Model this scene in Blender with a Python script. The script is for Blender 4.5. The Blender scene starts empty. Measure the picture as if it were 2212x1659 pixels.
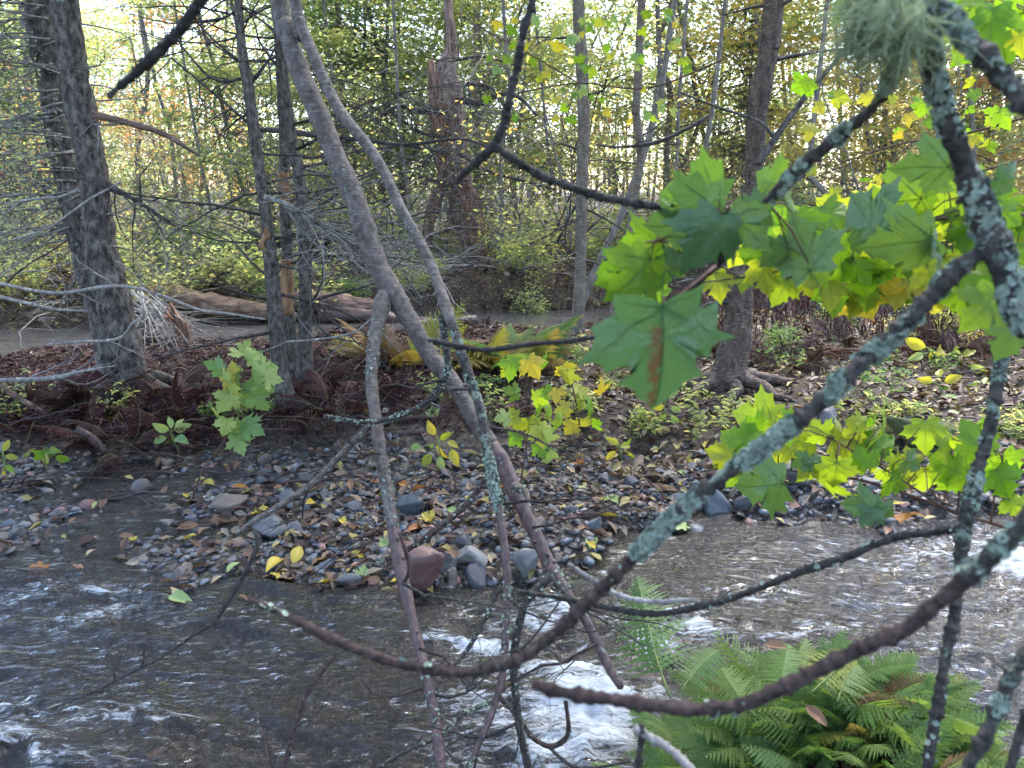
import bpy, math, random
import numpy as np
from mathutils import Vector, Matrix

SC = bpy.context.scene
COL = SC.collection
random.seed(7)

# ------------------------------------------------------------------ camera, sky, sun, exposure
H, PITCH = 1.75, math.radians(14.0)
FPX, K = 773.0, 1024.0 / 2212.0
cam = bpy.data.cameras.new("camera"); cam_o = bpy.data.objects.new("camera", cam); COL.objects.link(cam_o)
cam_o.location = (0, 0, H); cam_o.rotation_euler = (math.pi / 2 - PITCH, 0, 0)
cam.sensor_width = 36.0; cam.lens = 36.0 * FPX / 1024.0
cam.clip_start = 0.05; cam.clip_end = 500
cam.dof.use_dof = True; cam.dof.focus_distance = 4.5; cam.dof.aperture_fstop = 8.0
SC.camera = cam_o
HAZE = 0.0003

SUN_EL, SUN_AZ = math.radians(57), math.radians(24)      # high, ahead of the camera and a little to the right
w = bpy.data.worlds.new("World"); SC.world = w; w.use_nodes = True
nt = w.node_tree; nt.nodes.clear()
sky = nt.nodes.new("ShaderNodeTexSky"); sky.sky_type = 'NISHITA'; sky.sun_disc = False
sky.sun_elevation = SUN_EL; sky.sun_rotation = SUN_AZ; sky.air_density = 1.0; sky.dust_density = 2.0; sky.ozone_density = 1.0
bg = nt.nodes.new("ShaderNodeBackground"); bg.inputs[1].default_value = 0.15
out = nt.nodes.new("ShaderNodeOutputWorld")
nt.links.new(sky.outputs[0], bg.inputs[0]); nt.links.new(bg.outputs[0], out.inputs[0])
sl = bpy.data.lights.new("sun", 'SUN'); sl.energy = 1.7; sl.angle = math.radians(22); sl.color = (1.0, 0.98, 0.95)
so = bpy.data.objects.new("sun", sl); COL.objects.link(so)
sd = Vector((math.sin(SUN_AZ) * math.cos(SUN_EL), math.cos(SUN_AZ) * math.cos(SUN_EL), math.sin(SUN_EL)))
so.rotation_euler = (-sd).to_track_quat('-Z', 'Y').to_euler(); so.location = (0, 0, 30)
SC.view_settings.view_transform = 'Standard'; SC.view_settings.look = 'None'
SC.view_settings.exposure = 2.42; SC.view_settings.gamma = 1.0; SC.view_settings.use_curve_mapping = False
SC.render.engine = 'CYCLES'
cy = SC.cycles
cy.max_bounces = 7; cy.diffuse_bounces = 3; cy.glossy_bounces = 3; cy.transmission_bounces = 4; cy.transparent_max_bounces = 8
cy.use_adaptive_sampling = True; cy.adaptive_threshold = 0.02; cy.caustics_reflective = False; cy.caustics_refractive = False

# ------------------------------------------------------------------ projection helpers (survey of the place)
ST, CT = math.sin(PITCH), math.cos(PITCH)
CP = np.array([0, 0, H]); FW = np.array([0, CT, -ST]); UPV = np.array([0, ST, CT]); RT = np.array([1.0, 0, 0])
def ray(u, v):
    a = (u * K - 512) / FPX; b = -(v * K - 384) / FPX
    return FW + a * RT + b * UPV
def at(u, v, d): return CP + d * ray(u, v)
def at_y(u, v, y):
    r = ray(u, v); return CP + r * (y / r[1])
def wr(wpx, d): return 0.5 * wpx * K * d / FPX            # half width in metres

# ------------------------------------------------------------------ noise
def _hash(ix, iy, iz, s):
    n = (ix.astype(np.int64) * 374761393 + iy.astype(np.int64) * 668265263 + iz.astype(np.int64) * 1274126177 + s * 974634777) & 0xffffffff
    n = ((n ^ (n >> 13)) * 1274126177) & 0xffffffff
    n = n ^ (n >> 16)
    return (n & 0xffff) / 32767.5 - 1.0
def vn(p, s=0):
    p = np.asarray(p, float); i = np.floor(p).astype(np.int64); f = p - i; f = f * f * (3 - 2 * f)
    x, y, z = i[..., 0], i[..., 1], i[..., 2]; fx, fy, fz = f[..., 0], f[..., 1], f[..., 2]
    def L(a, b, t): return a + (b - a) * t
    c = [[[_hash(x + a, y + b, z + d, s) for d in (0, 1)] for b in (0, 1)] for a in (0, 1)]
    z0 = [[L(c[a][b][0], c[a][b][1], fz) for b in (0, 1)] for a in (0, 1)]
    return L(L(z0[0][0], z0[0][1], fy), L(z0[1][0], z0[1][1], fy), fx)
def fbm(p, o=4, s=0):
    p = np.asarray(p, float); t = 0; a = 1.0; n = 0
    for k in range(o): t = t + a * vn(p, s + k); n += a; a *= 0.5; p = p * 2.03 + 11.7
    return t / n
def ss(a, b, x):
    t = np.clip((x - a) / (b - a), 0, 1); return t * t * (3 - 2 * t)
def xyz(x, y, z=0): return np.stack(np.broadcast_arrays(x, y, z), -1)

# ------------------------------------------------------------------ terrain
def chan_y(x): return 9.25 + 0.24 * (np.clip(x, -9, 9) + 4)
def zf(x, y, fine=True):
    x = np.asarray(x, float); y = np.asarray(y, float)
    yb = np.interp(x, [-6, -1.8, -0.9, -0.55, 0.1, 0.35, 0.65, 2, 5], [3.2, 3.3, 3.05, 3.1, 3.15, 3.45, 3.85, 3.98, 4.15])
    bh = np.interp(x, [-6, -2.2, -1.2, -0.6, 0, 1, 3], [-.05, -.008, .03, .06, .10, .12, .13])
    n1 = fbm(xyz(x * 1.3, y * 1.3, 3), 3, 5)
    z = -0.17 + 0.05 * n1
    z = z + (bh + 0.03 * n1 + 0.17) * ss(yb - .28, yb + .22, y + .2 * vn(xyz(x * 2.6, y * 2.6, 0), 9) + .08 * vn(xyz(x * 8, y * 8, 0), 19))
    z = z + np.interp(x, [-6, -.8, .5, 6], [.26, .2, .12, .12]) * ss(4.5, 5.5, y + .25 * n1) + .07 * n1 * ss(5, 6, y)
    yc = chan_y(x); c = ss(0.0, 0.75, np.abs(y - yc) - 1.05 + .25 * vn(xyz(x * .9, y * .9, 7), 3))
    z = z * c + (-0.2) * (1 - c)
    far = ss(0.9, 2.6, y - yc)
    z = z + far * (0.30 + 0.015 * np.clip(y - 13, 0, 60) + 0.16 * fbm(xyz(x * .5, y * .5, 1), 3, 21))
    z = z + 0.36 * ss(1.75, 1.2, y + .15 * n1 + .12 * np.clip(x, -1, 0))
    z = z + .46 * np.exp(-(((x - .98) / .52) ** 2 + ((y - 1.82) / .42) ** 2) ** 1.3)
    if fine: z = z + .012 * vn(xyz(x * 11, y * 11, 2), 31) + .006 * vn(xyz(x * 29, y * 29, 2), 32)
    return z
def G(u, v, lift=0.0):
    r = ray(u, v); d = np.geomspace(0.7, 80, 1500); p = CP + d[:, None] * r
    k = np.argmax(p[:, 2] < zf(p[:, 0], p[:, 1], False) + lift)
    return p[k] if k else p[-1]
def Gw(u, v, z=0.0):
    r = ray(u, v); return CP + r * ((z - H) / r[2])

# ------------------------------------------------------------------ mesh building
class MB:
    def __init__(s): s.v = []; s.f = []; s.m = []; s.n = 0
    def add(s, v, f, mi=0):
        v = np.asarray(v, float).reshape(-1, 3); f = np.asarray(f, np.int64)
        s.v.append(v); s.f.append(f + s.n); s.m.append(np.full(len(f), mi)); s.n += len(v)
    def mesh(s, name, mats, origin=(0, 0, 0), smooth=True, attr=None):
        v = np.concatenate(s.v) - np.asarray(origin, float)
        me = bpy.data.meshes.new(name); me.vertices.add(len(v)); me.vertices.foreach_set("co", v.astype(np.float32).ravel())
        loops = np.concatenate([f.ravel() for f in s.f]); sizes = np.concatenate([np.full(len(f), f.shape[1]) for f in s.f])
        me.loops.add(len(loops)); me.loops.foreach_set("vertex_index", loops.astype(np.int32))
        me.polygons.add(len(sizes)); st = np.concatenate([[0], np.cumsum(sizes)[:-1]])
        me.polygons.foreach_set("loop_start", st.astype(np.int32))
        me.polygons.foreach_set("material_index", np.concatenate(s.m).astype(np.int32))
        me.update(calc_edges=True)
        if smooth: me.shade_smooth()
        for m in (mats if isinstance(mats, (list, tuple)) else [mats]): me.materials.append(m)
        if attr is not None:
            for k, a in attr.items():
                at_ = me.attributes.new(k, 'FLOAT', 'POINT'); at_.data.foreach_set("value", np.asarray(a, np.float32))
        return me
def link(name, me, parent=None, loc=(0, 0, 0)):
    o = bpy.data.objects.new(name, me); COL.objects.link(o); o.location = loc
    if parent is not None: o.parent = parent
    return o
def tag(o, label=None, cat=None, group=None, kind=None):
    if label: o['label'] = label
    if cat: o['category'] = cat
    if group: o['group'] = group
    if kind: o['kind'] = kind
    return o
class Thing:
    """an Empty at the thing's base; part() links a mesh built in world coordinates under it"""
    def __init__(s, name, label, cat, base, group=None):
        s.base = np.asarray(base, float); s.o = link(name, None, None, tuple(s.base)); tag(s.o, label, cat, group)
    def part(s, name, mb, mats, parent=None, label=None, kind=None, smooth=True):
        o = link(name, mb.mesh(name, mats, s.base, smooth), parent or s.o)
        return tag(o, label, None, None, kind)

def spline(P, step):
    """Catmull-Rom resample of rows (x,y,z,r) at about `step` metres"""
    P = np.asarray(P, float)
    if len(P) < 2: return P
    Q = np.vstack([2 * P[0] - P[1], P, 2 * P[-1] - P[-2]]); o = []
    for i in range(1, len(Q) - 2):
        L = np.linalg.norm(Q[i + 1, :3] - Q[i, :3]); n = max(1, int(L / step)); t = (np.arange(n) / n)[:, None]
        a, b, c, d = Q[i - 1], Q[i], Q[i + 1], Q[i + 2]
        o.append(0.5 * (2 * b + (c - a) * t + (2 * a - 5 * b + 4 * c - d) * t ** 2 + (3 * b - a - 3 * c + d) * t ** 3))
    o.append(P[-1:]); return np.vstack(o)
def frames(C):
    T = np.gradient(C, axis=0); T /= np.linalg.norm(T, axis=1)[:, None] + 1e-9
    a = np.array([0, 0, 1.0]) if abs(T[0, 2]) < .8 else np.array([1.0, 0, 0])
    n = a - T[0] * (a @ T[0]); n /= np.linalg.norm(n); N = [n]
    for t in T[1:]:
        n = n - t * (n @ t); n = n / (np.linalg.norm(n) + 1e-9); N.append(n)
    N = np.array(N); return T, N, np.cross(T, N)
def tube(mb, P, sides=8, step=None, rough=0.0, freq=1.0, seed=0, mi=0, flat_end=False, along=1.0, rings=0.0):
    """swept tube through rows (x,y,z,r); rough = radius noise (fraction), freq in cycles per radius"""
    P = np.asarray(P, float)
    if step: P = spline(P, step)
    C, R = P[:, :3], np.maximum(P[:, 3], 2e-4)
    T, N, B = frames(C); n = len(C); a = np.arange(sides) * 2 * math.pi / sides
    s = np.concatenate([[0], np.cumsum(np.linalg.norm(np.diff(C, axis=0), axis=1))])
    dirs = np.cos(a)[None, :, None] * N[:, None] + np.sin(a)[None, :, None] * B[:, None]
    rr = np.repeat(R[:, None], sides, 1)
    if rough:
        rm = R.mean(); q = xyz(np.cos(a)[None] * freq + 0 * s[:, None], np.sin(a)[None] * freq + 0 * s[:, None], (s / rm * freq * along)[:, None] + 0 * a[None])
        rr = rr * (1 + rough * (fbm(q, 3, seed) + .5 * vn(xyz(0 * s, 0 * s, s / rm * freq * along * .45), seed + 50)[:, None]))
    if rings:
        g = np.random.default_rng(seed + 9); rm = R.mean(); pos = []; x = 0
        while x < s[-1]: x += rm * g.uniform(1.1, 4.2); pos.append(x)
        bump_ = sum(g.uniform(.25, 1) * np.exp(-((s - q) / (rm * g.uniform(.22, .6))) ** 2) for q in pos); rr = rr * (1 + rings * np.minimum(bump_, 1.3)[:, None] * (1 + .8 * vn(dirs * 1.7 + s[:, None, None] / rm * .5, seed + 3)))
    V = C[:, None] + dirs * rr[..., None]
    tip = C[-1] + (0 if flat_end else 1) * T[-1] * R[-1] * .6; bot = C[0]
    V = np.vstack([V.reshape(-1, 3), tip, bot])
    i = np.arange(n - 1)[:, None] * sides; j = np.arange(sides)[None]; j2 = (j + 1) % sides
    F = np.stack([i + j, i + j2, i + sides + j2, i + sides + j], -1).reshape(-1, 4)
    jj = np.arange(sides); j3 = (jj + 1) % sides
    base = mb.n
    mb.add(V, F, mi)
    cap = np.vstack([np.stack([(n - 1) * sides + jj, (n - 1) * sides + j3, np.full(sides, n * sides)], -1),
                     np.stack([j3, jj, np.full(sides, n * sides + 1)], -1)])
    mb.f.append(cap + base); mb.m.append(np.full(len(cap), mi))
    return P
def grow(mb, p, d, L, r, rng, lev=2, wig=.25, kids=4, sides=5, droop=0.0, flat=1.0, mi=0, ends=None):
    """a bare branch with its side twigs, wandering"""
    n = max(4, int(5 + lev * 2)); P = []; p = np.array(p, float); d = np.array(d, float); d /= np.linalg.norm(d)
    for k in range(n):
        P.append([*p, max(r * (1 - .85 * k / (n - 1)), .0007)])
        g = rng.normal(size=3) * wig; g[2] *= flat
        d = d + g + np.array([0, 0, -droop]); d /= np.linalg.norm(d); p = p + d * L / (n - 1)
    tube(mb, P, sides, mi=mi)
    if ends is not None: ends.append(P[-1][:3])
    if lev > 0:
        for _ in range(kids):
            k = rng.integers(1, n - 1); q = np.array(P[k]); t = np.array(P[k + 1][:3]) - q[:3]; t /= np.linalg.norm(t)
            s = np.cross(t, [0, 0, 1.0]); s /= np.linalg.norm(s) + 1e-9; s = s * rng.choice([-1, 1]) + rng.normal(size=3) * .35 * np.array([1, 1, flat])
            grow(mb, q[:3], t * .8 + s, L * rng.uniform(.3, .6), q[3] * .6, rng, lev - 1, wig, max(2, kids - 1), max(3, sides - 1), droop, flat, mi, ends)
    return P

# ------------------------------------------------------------------ materials
def new_mat(name):
    m = bpy.data.materials.new(name); m.use_nodes = True; t = m.node_tree; t.nodes.clear()
    o = t.nodes.new("ShaderNodeOutputMaterial"); return m, t, o
def nd(t, kind, ins=None, **kw):
    n = t.nodes.new("ShaderNode" + kind)
    for k, v in kw.items(): setattr(n, k, v)
    for k, v in (ins or {}).items():
        if isinstance(v, bpy.types.NodeSocket): t.links.new(v, n.inputs[k])
        else: n.inputs[k].default_value = v
    return n
def c4(c): return (*c, 1.0) if len(c) == 3 else c
def ramp(t, fac, stops, interp='LINEAR'):
    r = nd(t, "ValToRGB", {0: fac}); e = r.color_ramp.elements; r.color_ramp.interpolation = interp
    if len(stops) == 1: stops = [(0, stops[0][1]), (1, stops[0][1])]
    while len(e) < len(stops): e.new(0.5)
    for k, (p, c) in enumerate(stops): e[k].position = p; e[k].color = c4(c)
    return r.outputs[0]
def mix(t, fac, a, b, mode='MIX'):
    n = nd(t, "MixRGB", {0: fac}, blend_type=mode)
    for k, x in ((1, a), (2, b)):
        if isinstance(x, bpy.types.NodeSocket): t.links.new(x, n.inputs[k])
        else: n.inputs[k].default_value = c4(x)
    return n.outputs[0]
def coords(t, scale=(1, 1, 1), gen='Object'):
    tc = nd(t, "TexCoord"); return nd(t, "Mapping", {0: tc.outputs[gen], 3: scale}).outputs[0]
def noise(t, vec, scale, detail=4, rough=.6, dist=0.0):
    return nd(t, "TexNoise", {'Vector': vec, 'Scale': scale, 'Detail': detail, 'Roughness': rough, 'Distortion': dist}).outputs[0]

def bark(name, dark, light, lichen=None, amt=.5, sc=30, stretch=(1, 1, .3), rough=.85, bump=.6, lsc=9, band=0.0, band_c=(.35, .3, .26), spec=.3):
    m, t, o = new_mat(name); v = coords(t, stretch)
    n1 = noise(t, v, sc, 6, .7); n2 = noise(t, coords(t), sc * .25, 3)
    c = ramp(t, n1, [(.38, dark), (.52, tuple((a + b) / 2 for a, b in zip(dark, light))), (.62, light)])
    c = mix(t, nd(t, "MapRange", {0: n2, 1: .35, 2: .7}).outputs[0], c, mix(t, .5, c, dark), 'MIX')
    h = n1
    if band:
        nb = noise(t, coords(t, (2.2, 2.2, 38)), 6, 3, .6); fb = nd(t, "MapRange", {0: nb, 1: .56, 2: .64}).outputs[0]
        c = mix(t, nd(t, "Math", {0: fb, 1: band}, operation='MULTIPLY').outputs[0], c, band_c); h = nd(t, "Math", {0: n1, 1: fb}, operation='ADD').outputs[0]
    if lichen:
        nl = noise(t, coords(t), lsc, 7, .72, .3); nf = noise(t, coords(t), lsc * 14, 3)
        k = nd(t, "MapRange", {0: nl, 1: .72 - amt * .3, 2: .76 - amt * .3}).outputs[0]
        c = mix(t, k, c, ramp(t, nf, [(.3, tuple(x * .6 for x in lichen)), (.7, lichen)]))
        h = nd(t, "Math", {0: h, 1: nd(t, "Math", {0: k, 1: nf}, operation='MULTIPLY').outputs[0]}, operation='ADD').outputs[0]
    b = nd(t, "Bump", {'Height': h, 'Strength': bump, 'Distance': .01})
    p = nd(t, "BsdfPrincipled", {'Base Color': c, 'Roughness': rough, 'Specular IOR Level': spec, 'Normal': b.outputs[0]})
    t.links.new(p.outputs[0], o.inputs[0]); return m
def leaf(name, cols, trans=.45, rough=.45, spec=.35, spots=None, spot_amt=.0, scale=40, by='island', tcol=1.35, tsat=(1.15, 1.15, .55)):
    """thin leaf: reflects its own colour and lets light through; colour varies from leaf to leaf"""
    m, t, o = new_mat(name)
    if by == 'island': f = nd(t, "NewGeometry").outputs['Random Per Island']
    else: f = nd(t, "ObjectInfo").outputs['Random']
    n = len(cols); c = ramp(t, f, [((k + .0) / n, x) for k, x in enumerate(cols)], 'CONSTANT' if n > 3 else 'LINEAR')
    nz = noise(t, coords(t), scale, 4); c = mix(t, .35 if by == 'island' else .6, c, mix(t, nz, tuple(.55 for _ in range(3)), (1.4, 1.4, 1.4)), 'MULTIPLY')
    if spots:
        ns = noise(t, coords(t), scale * .6, 5, .7); k = nd(t, "MapRange", {0: ns, 1: .74 - spot_amt, 2: .78 - spot_amt}).outputs[0]
        c = mix(t, k, c, spots)
    ct = mix(t, 1.0, c, (tcol * tsat[0], tcol * tsat[1], tcol * tsat[2]), 'MULTIPLY')
    p = nd(t, "BsdfPrincipled", {'Base Color': c, 'Roughness': rough, 'Specular IOR Level': spec})
    if by == 'object':
        vo = nd(t, "TexVoronoi", {'Vector': coords(t), 'Scale': 13.0}, feature='DISTANCE_TO_EDGE'); bb = nd(t, "Bump", {'Height': nd(t, "Math", {0: vo.outputs['Distance'], 1: noise(t, coords(t), 7, 3)}, operation='ADD').outputs[0], 'Strength': .13, 'Distance': .05}); t.links.new(bb.outputs[0], p.inputs['Normal'])
    tr = nd(t, "BsdfTranslucent", {0: ct}); mx = nd(t, "MixShader", {0: trans, 1: p.outputs[0], 2: tr.outputs[0]})
    t.links.new(mx.outputs[0], o.inputs[0]); return m
def stone_mat(name, a, b, c3, rough=.45):
    m, t, o = new_mat(name); v = coords(t, (1, 1, 2.2)); oi = nd(t, "ObjectInfo").outputs['Random']; gi = nd(t, "NewGeometry").outputs['Random Per Island']
    n1 = noise(t, v, 6, 8, .7, .4); n2 = noise(t, v, 40, 4)
    c = ramp(t, n1, [(.3, a), (.55, b), (.75, c3)]); c = mix(t, .3, c, mix(t, n2, (.4, .4, .4), (1.5, 1.5, 1.5)), 'MULTIPLY')
    r = nd(t, "Math", {0: oi, 1: gi}, operation='ADD').outputs[0]; r = nd(t, "Math", {0: r}, operation='FRACT').outputs[0]
    c = mix(t, .75, c, ramp(t, r, [(0, (.45, .45, .48)), (.5, (1, .97, .95)), (1, (1.7, 1.65, 1.6))]), 'MULTIPLY')
    bp = nd(t, "Bump", {'Height': n1, 'Strength': .5, 'Distance': .02})
    p = nd(t, "BsdfPrincipled", {'Base Color': c, 'Roughness': rough, 'Specular IOR Level': .5, 'Normal': bp.outputs[0]})
    t.links.new(p.outputs[0], o.inputs[0]); return m

M = {}
LICH = (.27, .32, .255)
M['fg_bark'] = bark("lichened twig bark", (.018, .015, .014), (.10, .085, .075), LICH, .42, 90, (1, 1, 1), lsc=26, bump=.8)
M['fg_limb'] = bark("lichened limb bark", (.02, .018, .016), (.11, .095, .085), LICH, .62, 80, (1, 1, 1), lsc=22, bump=.8)
M['fg_red'] = bark("reddish twig bark", (.022, .014, .013), (.105, .068, .06), LICH, .4, 90, (1, 1, 1), lsc=26, bump=.7)
M['fg_dark'] = bark("dark twig bark", (.014, .012, .011), (.085, .074, .068), LICH, .15, 90, (1, 1, 1), bump=.8)
M['stem'] = bark("smooth purplish stem bark", (.05, .038, .033), (.195, .158, .14), LICH, .3, 45, (1, 1, .8), lsc=13, bump=.5, rough=.65, band=.35, band_c=(.30, .26, .25))
M['stem_red'] = bark("wet red stem bark", (.04, .021, .02), (.15, .085, .078), LICH, .35, 60, (1, 1, .6), lsc=20, bump=.4, rough=.45, spec=.5)
M['spruce'] = bark("scaly spruce bark", (.017, .013, .011), (.215, .185, .165), (.30, .36, .33), .25, 26, (1, 1, .5), lsc=4, bump=1.0)
M['sapling'] = bark("grey sapling bark", (.024, .02, .017), (.185, .16, .14), (.36, .45, .41), .2, 40, (1, 1, .5), lsc=6, bump=.6)
M['birch'] = bark("lenticelled yellow birch bark", (.10, .078, .062), (.25, .20, .165), None, 0, 30, (1, 1, .4), band=.75, band_c=(.40, .35, .30), bump=.6)
M['birchd'] = bark("peeling brown birch bark", (.035, .024, .02), (.21, .15, .115), None, 0, 30, (1, 1, .5), band=.85, band_c=(.42, .34, .27), bump=1.0)
M['far_trunk'] = bark("pale far trunk bark", (.10, .085, .075), (.29, .26, .235), None, 0, 18, (1, 1, .4))
M['cedar'] = bark("shredded cedar wood", (.08, .038, .026), (.44, .25, .175), None, 0, 30, (1, 1, .08), bump=1.0)
M['cedarg'] = bark("weathered cedar wood", (.07, .045, .038), (.46, .33, .28), None, 0, 30, (1, 1, .08), bump=1.0)
M['wood'] = bark("bare orange wood", (.16, .08, .04), (.46, .27, .15), None, 0, 25, (1, 1, .12), bump=.5)
M['log'] = bark("rotting log wood", (.09, .05, .034), (.36, .235, .16), None, 0, 20, (.2, 1, 1), bump=1.0)
M['log2'] = bark("barked log", (.06, .036, .028), (.32, .20, .155), None, 0, 20, (.2, 1, 1), bump=1.0)
M['twig_grey'] = bark("dead grey twigs", (.11, .10, .093), (.36, .34, .32), (.38, .45, .40), .3, 40, lsc=8, bump=.3)
M['twig_dark'] = bark("dead dark twigs", (.022, .018, .018), (.10, .085, .08), (.34, .42, .38), .12, 40, lsc=8, bump=.3)
M['twig_pale'] = bark("bleached sticks", (.14, .125, .115), (.42, .39, .36), None, 0, 40, bump=.3)
M['drift'] = bark("wet maroon driftwood", (.022, .012, .012), (.10, .055, .05), None, 0, 40, bump=.4, rough=.5)
M['litter'] = leaf("dead maroon bracken", [(.026, .008, .010), (.042, .013, .014), (.015, .006, .008), (.065, .025, .024)], .1, .6, .2)
m, t, o = new_mat("lichen flakes"); nl = noise(t, coords(t), 120, 4); gi = nd(t, "NewGeometry").outputs['Random Per Island']
cl = mix(t, nd(t, 'Math', {0: gi, 1: .5}, operation='MULTIPLY').outputs[0], ramp(t, nl, [(.3, (.11, .14, .11)), (.7, (.27, .325, .265))]), (.30, .355, .29))
p = nd(t, "BsdfPrincipled", {'Base Color': cl, 'Roughness': .9, 'Specular IOR Level': .1}); t.links.new(p.outputs[0], o.inputs[0]); M['lichen'] = m
M['beard'] = leaf("beard lichen", [(.36, .42, .28), (.44, .49, .34), (.30, .36, .25)], .35, .9, .05)
# leaves
M['lf_lime'] = leaf("lime backlit maple leaf", [(.14, .26, .024), (.18, .30, .028), (.23, .31, .034), (.28, .31, .04)], .55, .42, .35, (.28, .13, .03), .05, 7, 'object', 1.7, (1.1, 1.1, .35))  # on the sprays, light coming through the blade is put into this lime
M['lf_mid'] = leaf("green maple leaf", [(.085, .175, .026), (.11, .20, .028), (.14, .22, .03)], .48, .42, .35, (.22, .10, .03), .01, 7, 'object', 1.5, (1.1, 1.15, .35))
M['lf_dark'] = leaf("deep green maple leaf", [(.065, .135, .05), (.085, .16, .052), (.10, .18, .05)], .32, .36, .55, None, 0, 7, 'object', 1.2, (1.1, 1.1, .5))  # same leaf from above, with the sky's sheen put into its bluish green
M['lf_vein'] = leaf("pale leaf vein", [(.12, .20, .055)], .3, .5, .3, None, 0, 30, 'object')
def add_scar(m):
    """a rusty streak along the middle lobe (a mark on the leaf itself)"""
    t = m.node_tree; p = next(n for n in t.nodes if n.type == 'BSDF_PRINCIPLED'); tr = next(n for n in t.nodes if n.type == 'BSDF_TRANSLUCENT'); src = p.inputs[0].links[0].from_socket
    co = nd(t, "TexCoord").outputs['Object']; sp = nd(t, "SeparateXYZ", {0: co}); nz = noise(t, co, 4, 6, .65)
    xx = nd(t, "Math", {0: nd(t, "Math", {0: sp.outputs[0], 1: .05}, operation='SUBTRACT').outputs[0], 1: nd(t, "Math", {0: nd(t, "Math", {0: nz, 1: .5}, operation='SUBTRACT').outputs[0], 1: .45}, operation='MULTIPLY').outputs[0]}, operation='ADD').outputs[0]
    k = nd(t, "MapRange", {0: nd(t, "Math", {0: xx}, operation='ABSOLUTE').outputs[0], 1: .06, 2: .0}).outputs[0]; ky = nd(t, "MapRange", {0: sp.outputs[1], 1: .12, 2: .2}).outputs[0]
    k = nd(t, "Math", {0: k, 1: ky}, operation='MULTIPLY').outputs[0]; c = mix(t, k, src, (.15, .07, .035)); t.links.new(c, p.inputs[0]); t.links.new(mix(t, k, src, (.10, .04, .015)), tr.inputs[0]); return m
M['lf_scarred'] = add_scar(leaf("scarred maple leaf", [(.075, .16, .05)], .36, .36, .55, None, 0, 30, 'object', 1.2, (1.1, 1.1, .5)))
M['lf_dvein'] = leaf("dull leaf vein", [(.065, .135, .05)], .2, .5, .2, None, 0, 30, 'object')
M['lf_yellow'] = leaf("yellowing leaf", [(.42, .36, .05), (.34, .36, .06), (.5, .38, .05)], .45, .45, .3, (.28, .13, .03), .03, 7, 'object', 1.3)
M['lf_palegreen'] = leaf("pale green seedling leaf", [(.14, .25, .09), (.22, .33, .10), (.30, .36, .11)], .4, .42, .4, None, 0, 7, 'object', 1.2, (1.1, 1.1, .7))
M['lf_brown'] = leaf("dry brown leaf", [(.20, .10, .05), (.30, .17, .09), (.14, .07, .04)], .2, .6, .25, None, 0, 30, 'object', 1.0)
BGL = {
 'yg': [(.30, .32, .13), (.22, .27, .11), (.38, .36, .15), (.17, .23, .09), (.43, .37, .17), (.27, .31, .15)],
 'ol': [(.15, .19, .07), (.20, .23, .09), (.26, .27, .10), (.13, .165, .065), (.33, .30, .12)],
 'gold': [(.46, .36, .11), (.40, .33, .11), (.32, .29, .11), (.50, .36, .13), (.42, .27, .12)],
 'orange': [(.44, .25, .12), (.38, .20, .10), (.44, .32, .13), (.46, .18, .11), (.34, .27, .13)],
 'green': [(.09, .155, .06), (.13, .20, .075), (.08, .135, .06), (.17, .23, .09)],
 'red': [(.48, .10, .06), (.50, .17, .08), (.42, .08, .05), (.45, .24, .08)],
 'pale': [(.31, .34, .17), (.38, .38, .19), (.26, .31, .16), (.42, .39, .20)],
}
for k, c in BGL.items(): M['bg_' + k] = leaf("woodland leaves " + k, c, .6, .5, .3, None, 0, 20, 'island', 1.55, (1.08, 1.12, .72))
M['needle'] = leaf("spruce needles", [(.045, .085, .045), (.065, .11, .055), (.085, .125, .065), (.05, .09, .06)], .25, .6, .2, None, 0, 20, 'island')
M['lit_floor'] = leaf("fallen leaf litter", [(.06, .032, .024), (.10, .055, .036), (.20, .14, .095), (.035, .02, .017), (.30, .24, .08), (.075, .04, .028), (.05, .03, .024), (.26, .21, .165), (.13, .075, .045)], .15, .5, .35, None, 0, 30, 'island', 1.0)
FL = {'yellow': [(.52, .38, .045), (.46, .36, .06)], 'tan': [(.34, .24, .14), (.42, .32, .2)], 'brown': [(.16, .08, .045), (.22, .12, .07)],
      'orange': [(.40, .16, .035), (.34, .13, .03)], 'pale green': [(.34, .40, .17), (.28, .36, .13)], 'grey brown': [(.24, .20, .17), (.17, .14, .12)]}
for k, c in FL.items(): M['fl_' + k] = leaf("fallen leaf " + k, c, .2, .4, .4, (.10, .06, .03), .02, 40, 'object', 1.0)
M['fern'] = leaf("fern frond", [(.09, .175, .05), (.13, .215, .065), (.17, .24, .08)], .465, .5, .3, None, 0, 30, 'object', 1.4, (1.1, 1.1, .45))
M['fern_y'] = leaf("yellowing fern frond", [(.22, .24, .05), (.30, .27, .06), (.26, .19, .06)], .4, .5, .3, None, 0, 30, 'object', 1.3)
M['fern_b'] = leaf("dead fern frond", [(.13, .075, .04), (.18, .11, .06)], .2, .7, .2, None, 0, 30, 'object', 1.0)
M['green_stem'] = bark("green stalk", (.10, .14, .04), (.20, .24, .08), None, 0, 30, bump=.1)
M['red_stalk'] = bark("red brown stalk", (.06, .03, .022), (.15, .08, .055), None, 0, 30, bump=.2)
ST_C = {'grey': ((.05, .05, .053), (.12, .12, .122), (.22, .22, .22)), 'dark': ((.035, .035, .04), (.075, .075, .085), (.15, .15, .16)),
        'brown': ((.08, .06, .05), (.16, .125, .105), (.26, .21, .18)), 'red': ((.09, .045, .04), (.19, .10, .088), (.33, .24, .21)),
        'pale': ((.13, .125, .12), (.24, .235, .22), (.36, .35, .33)), 'blue grey': ((.045, .053, .065), (.10, .115, .135), (.20, .22, .24))}
for k, c in ST_C.items(): M['st_' + k] = stone_mat("stone " + k, *c)
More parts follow.
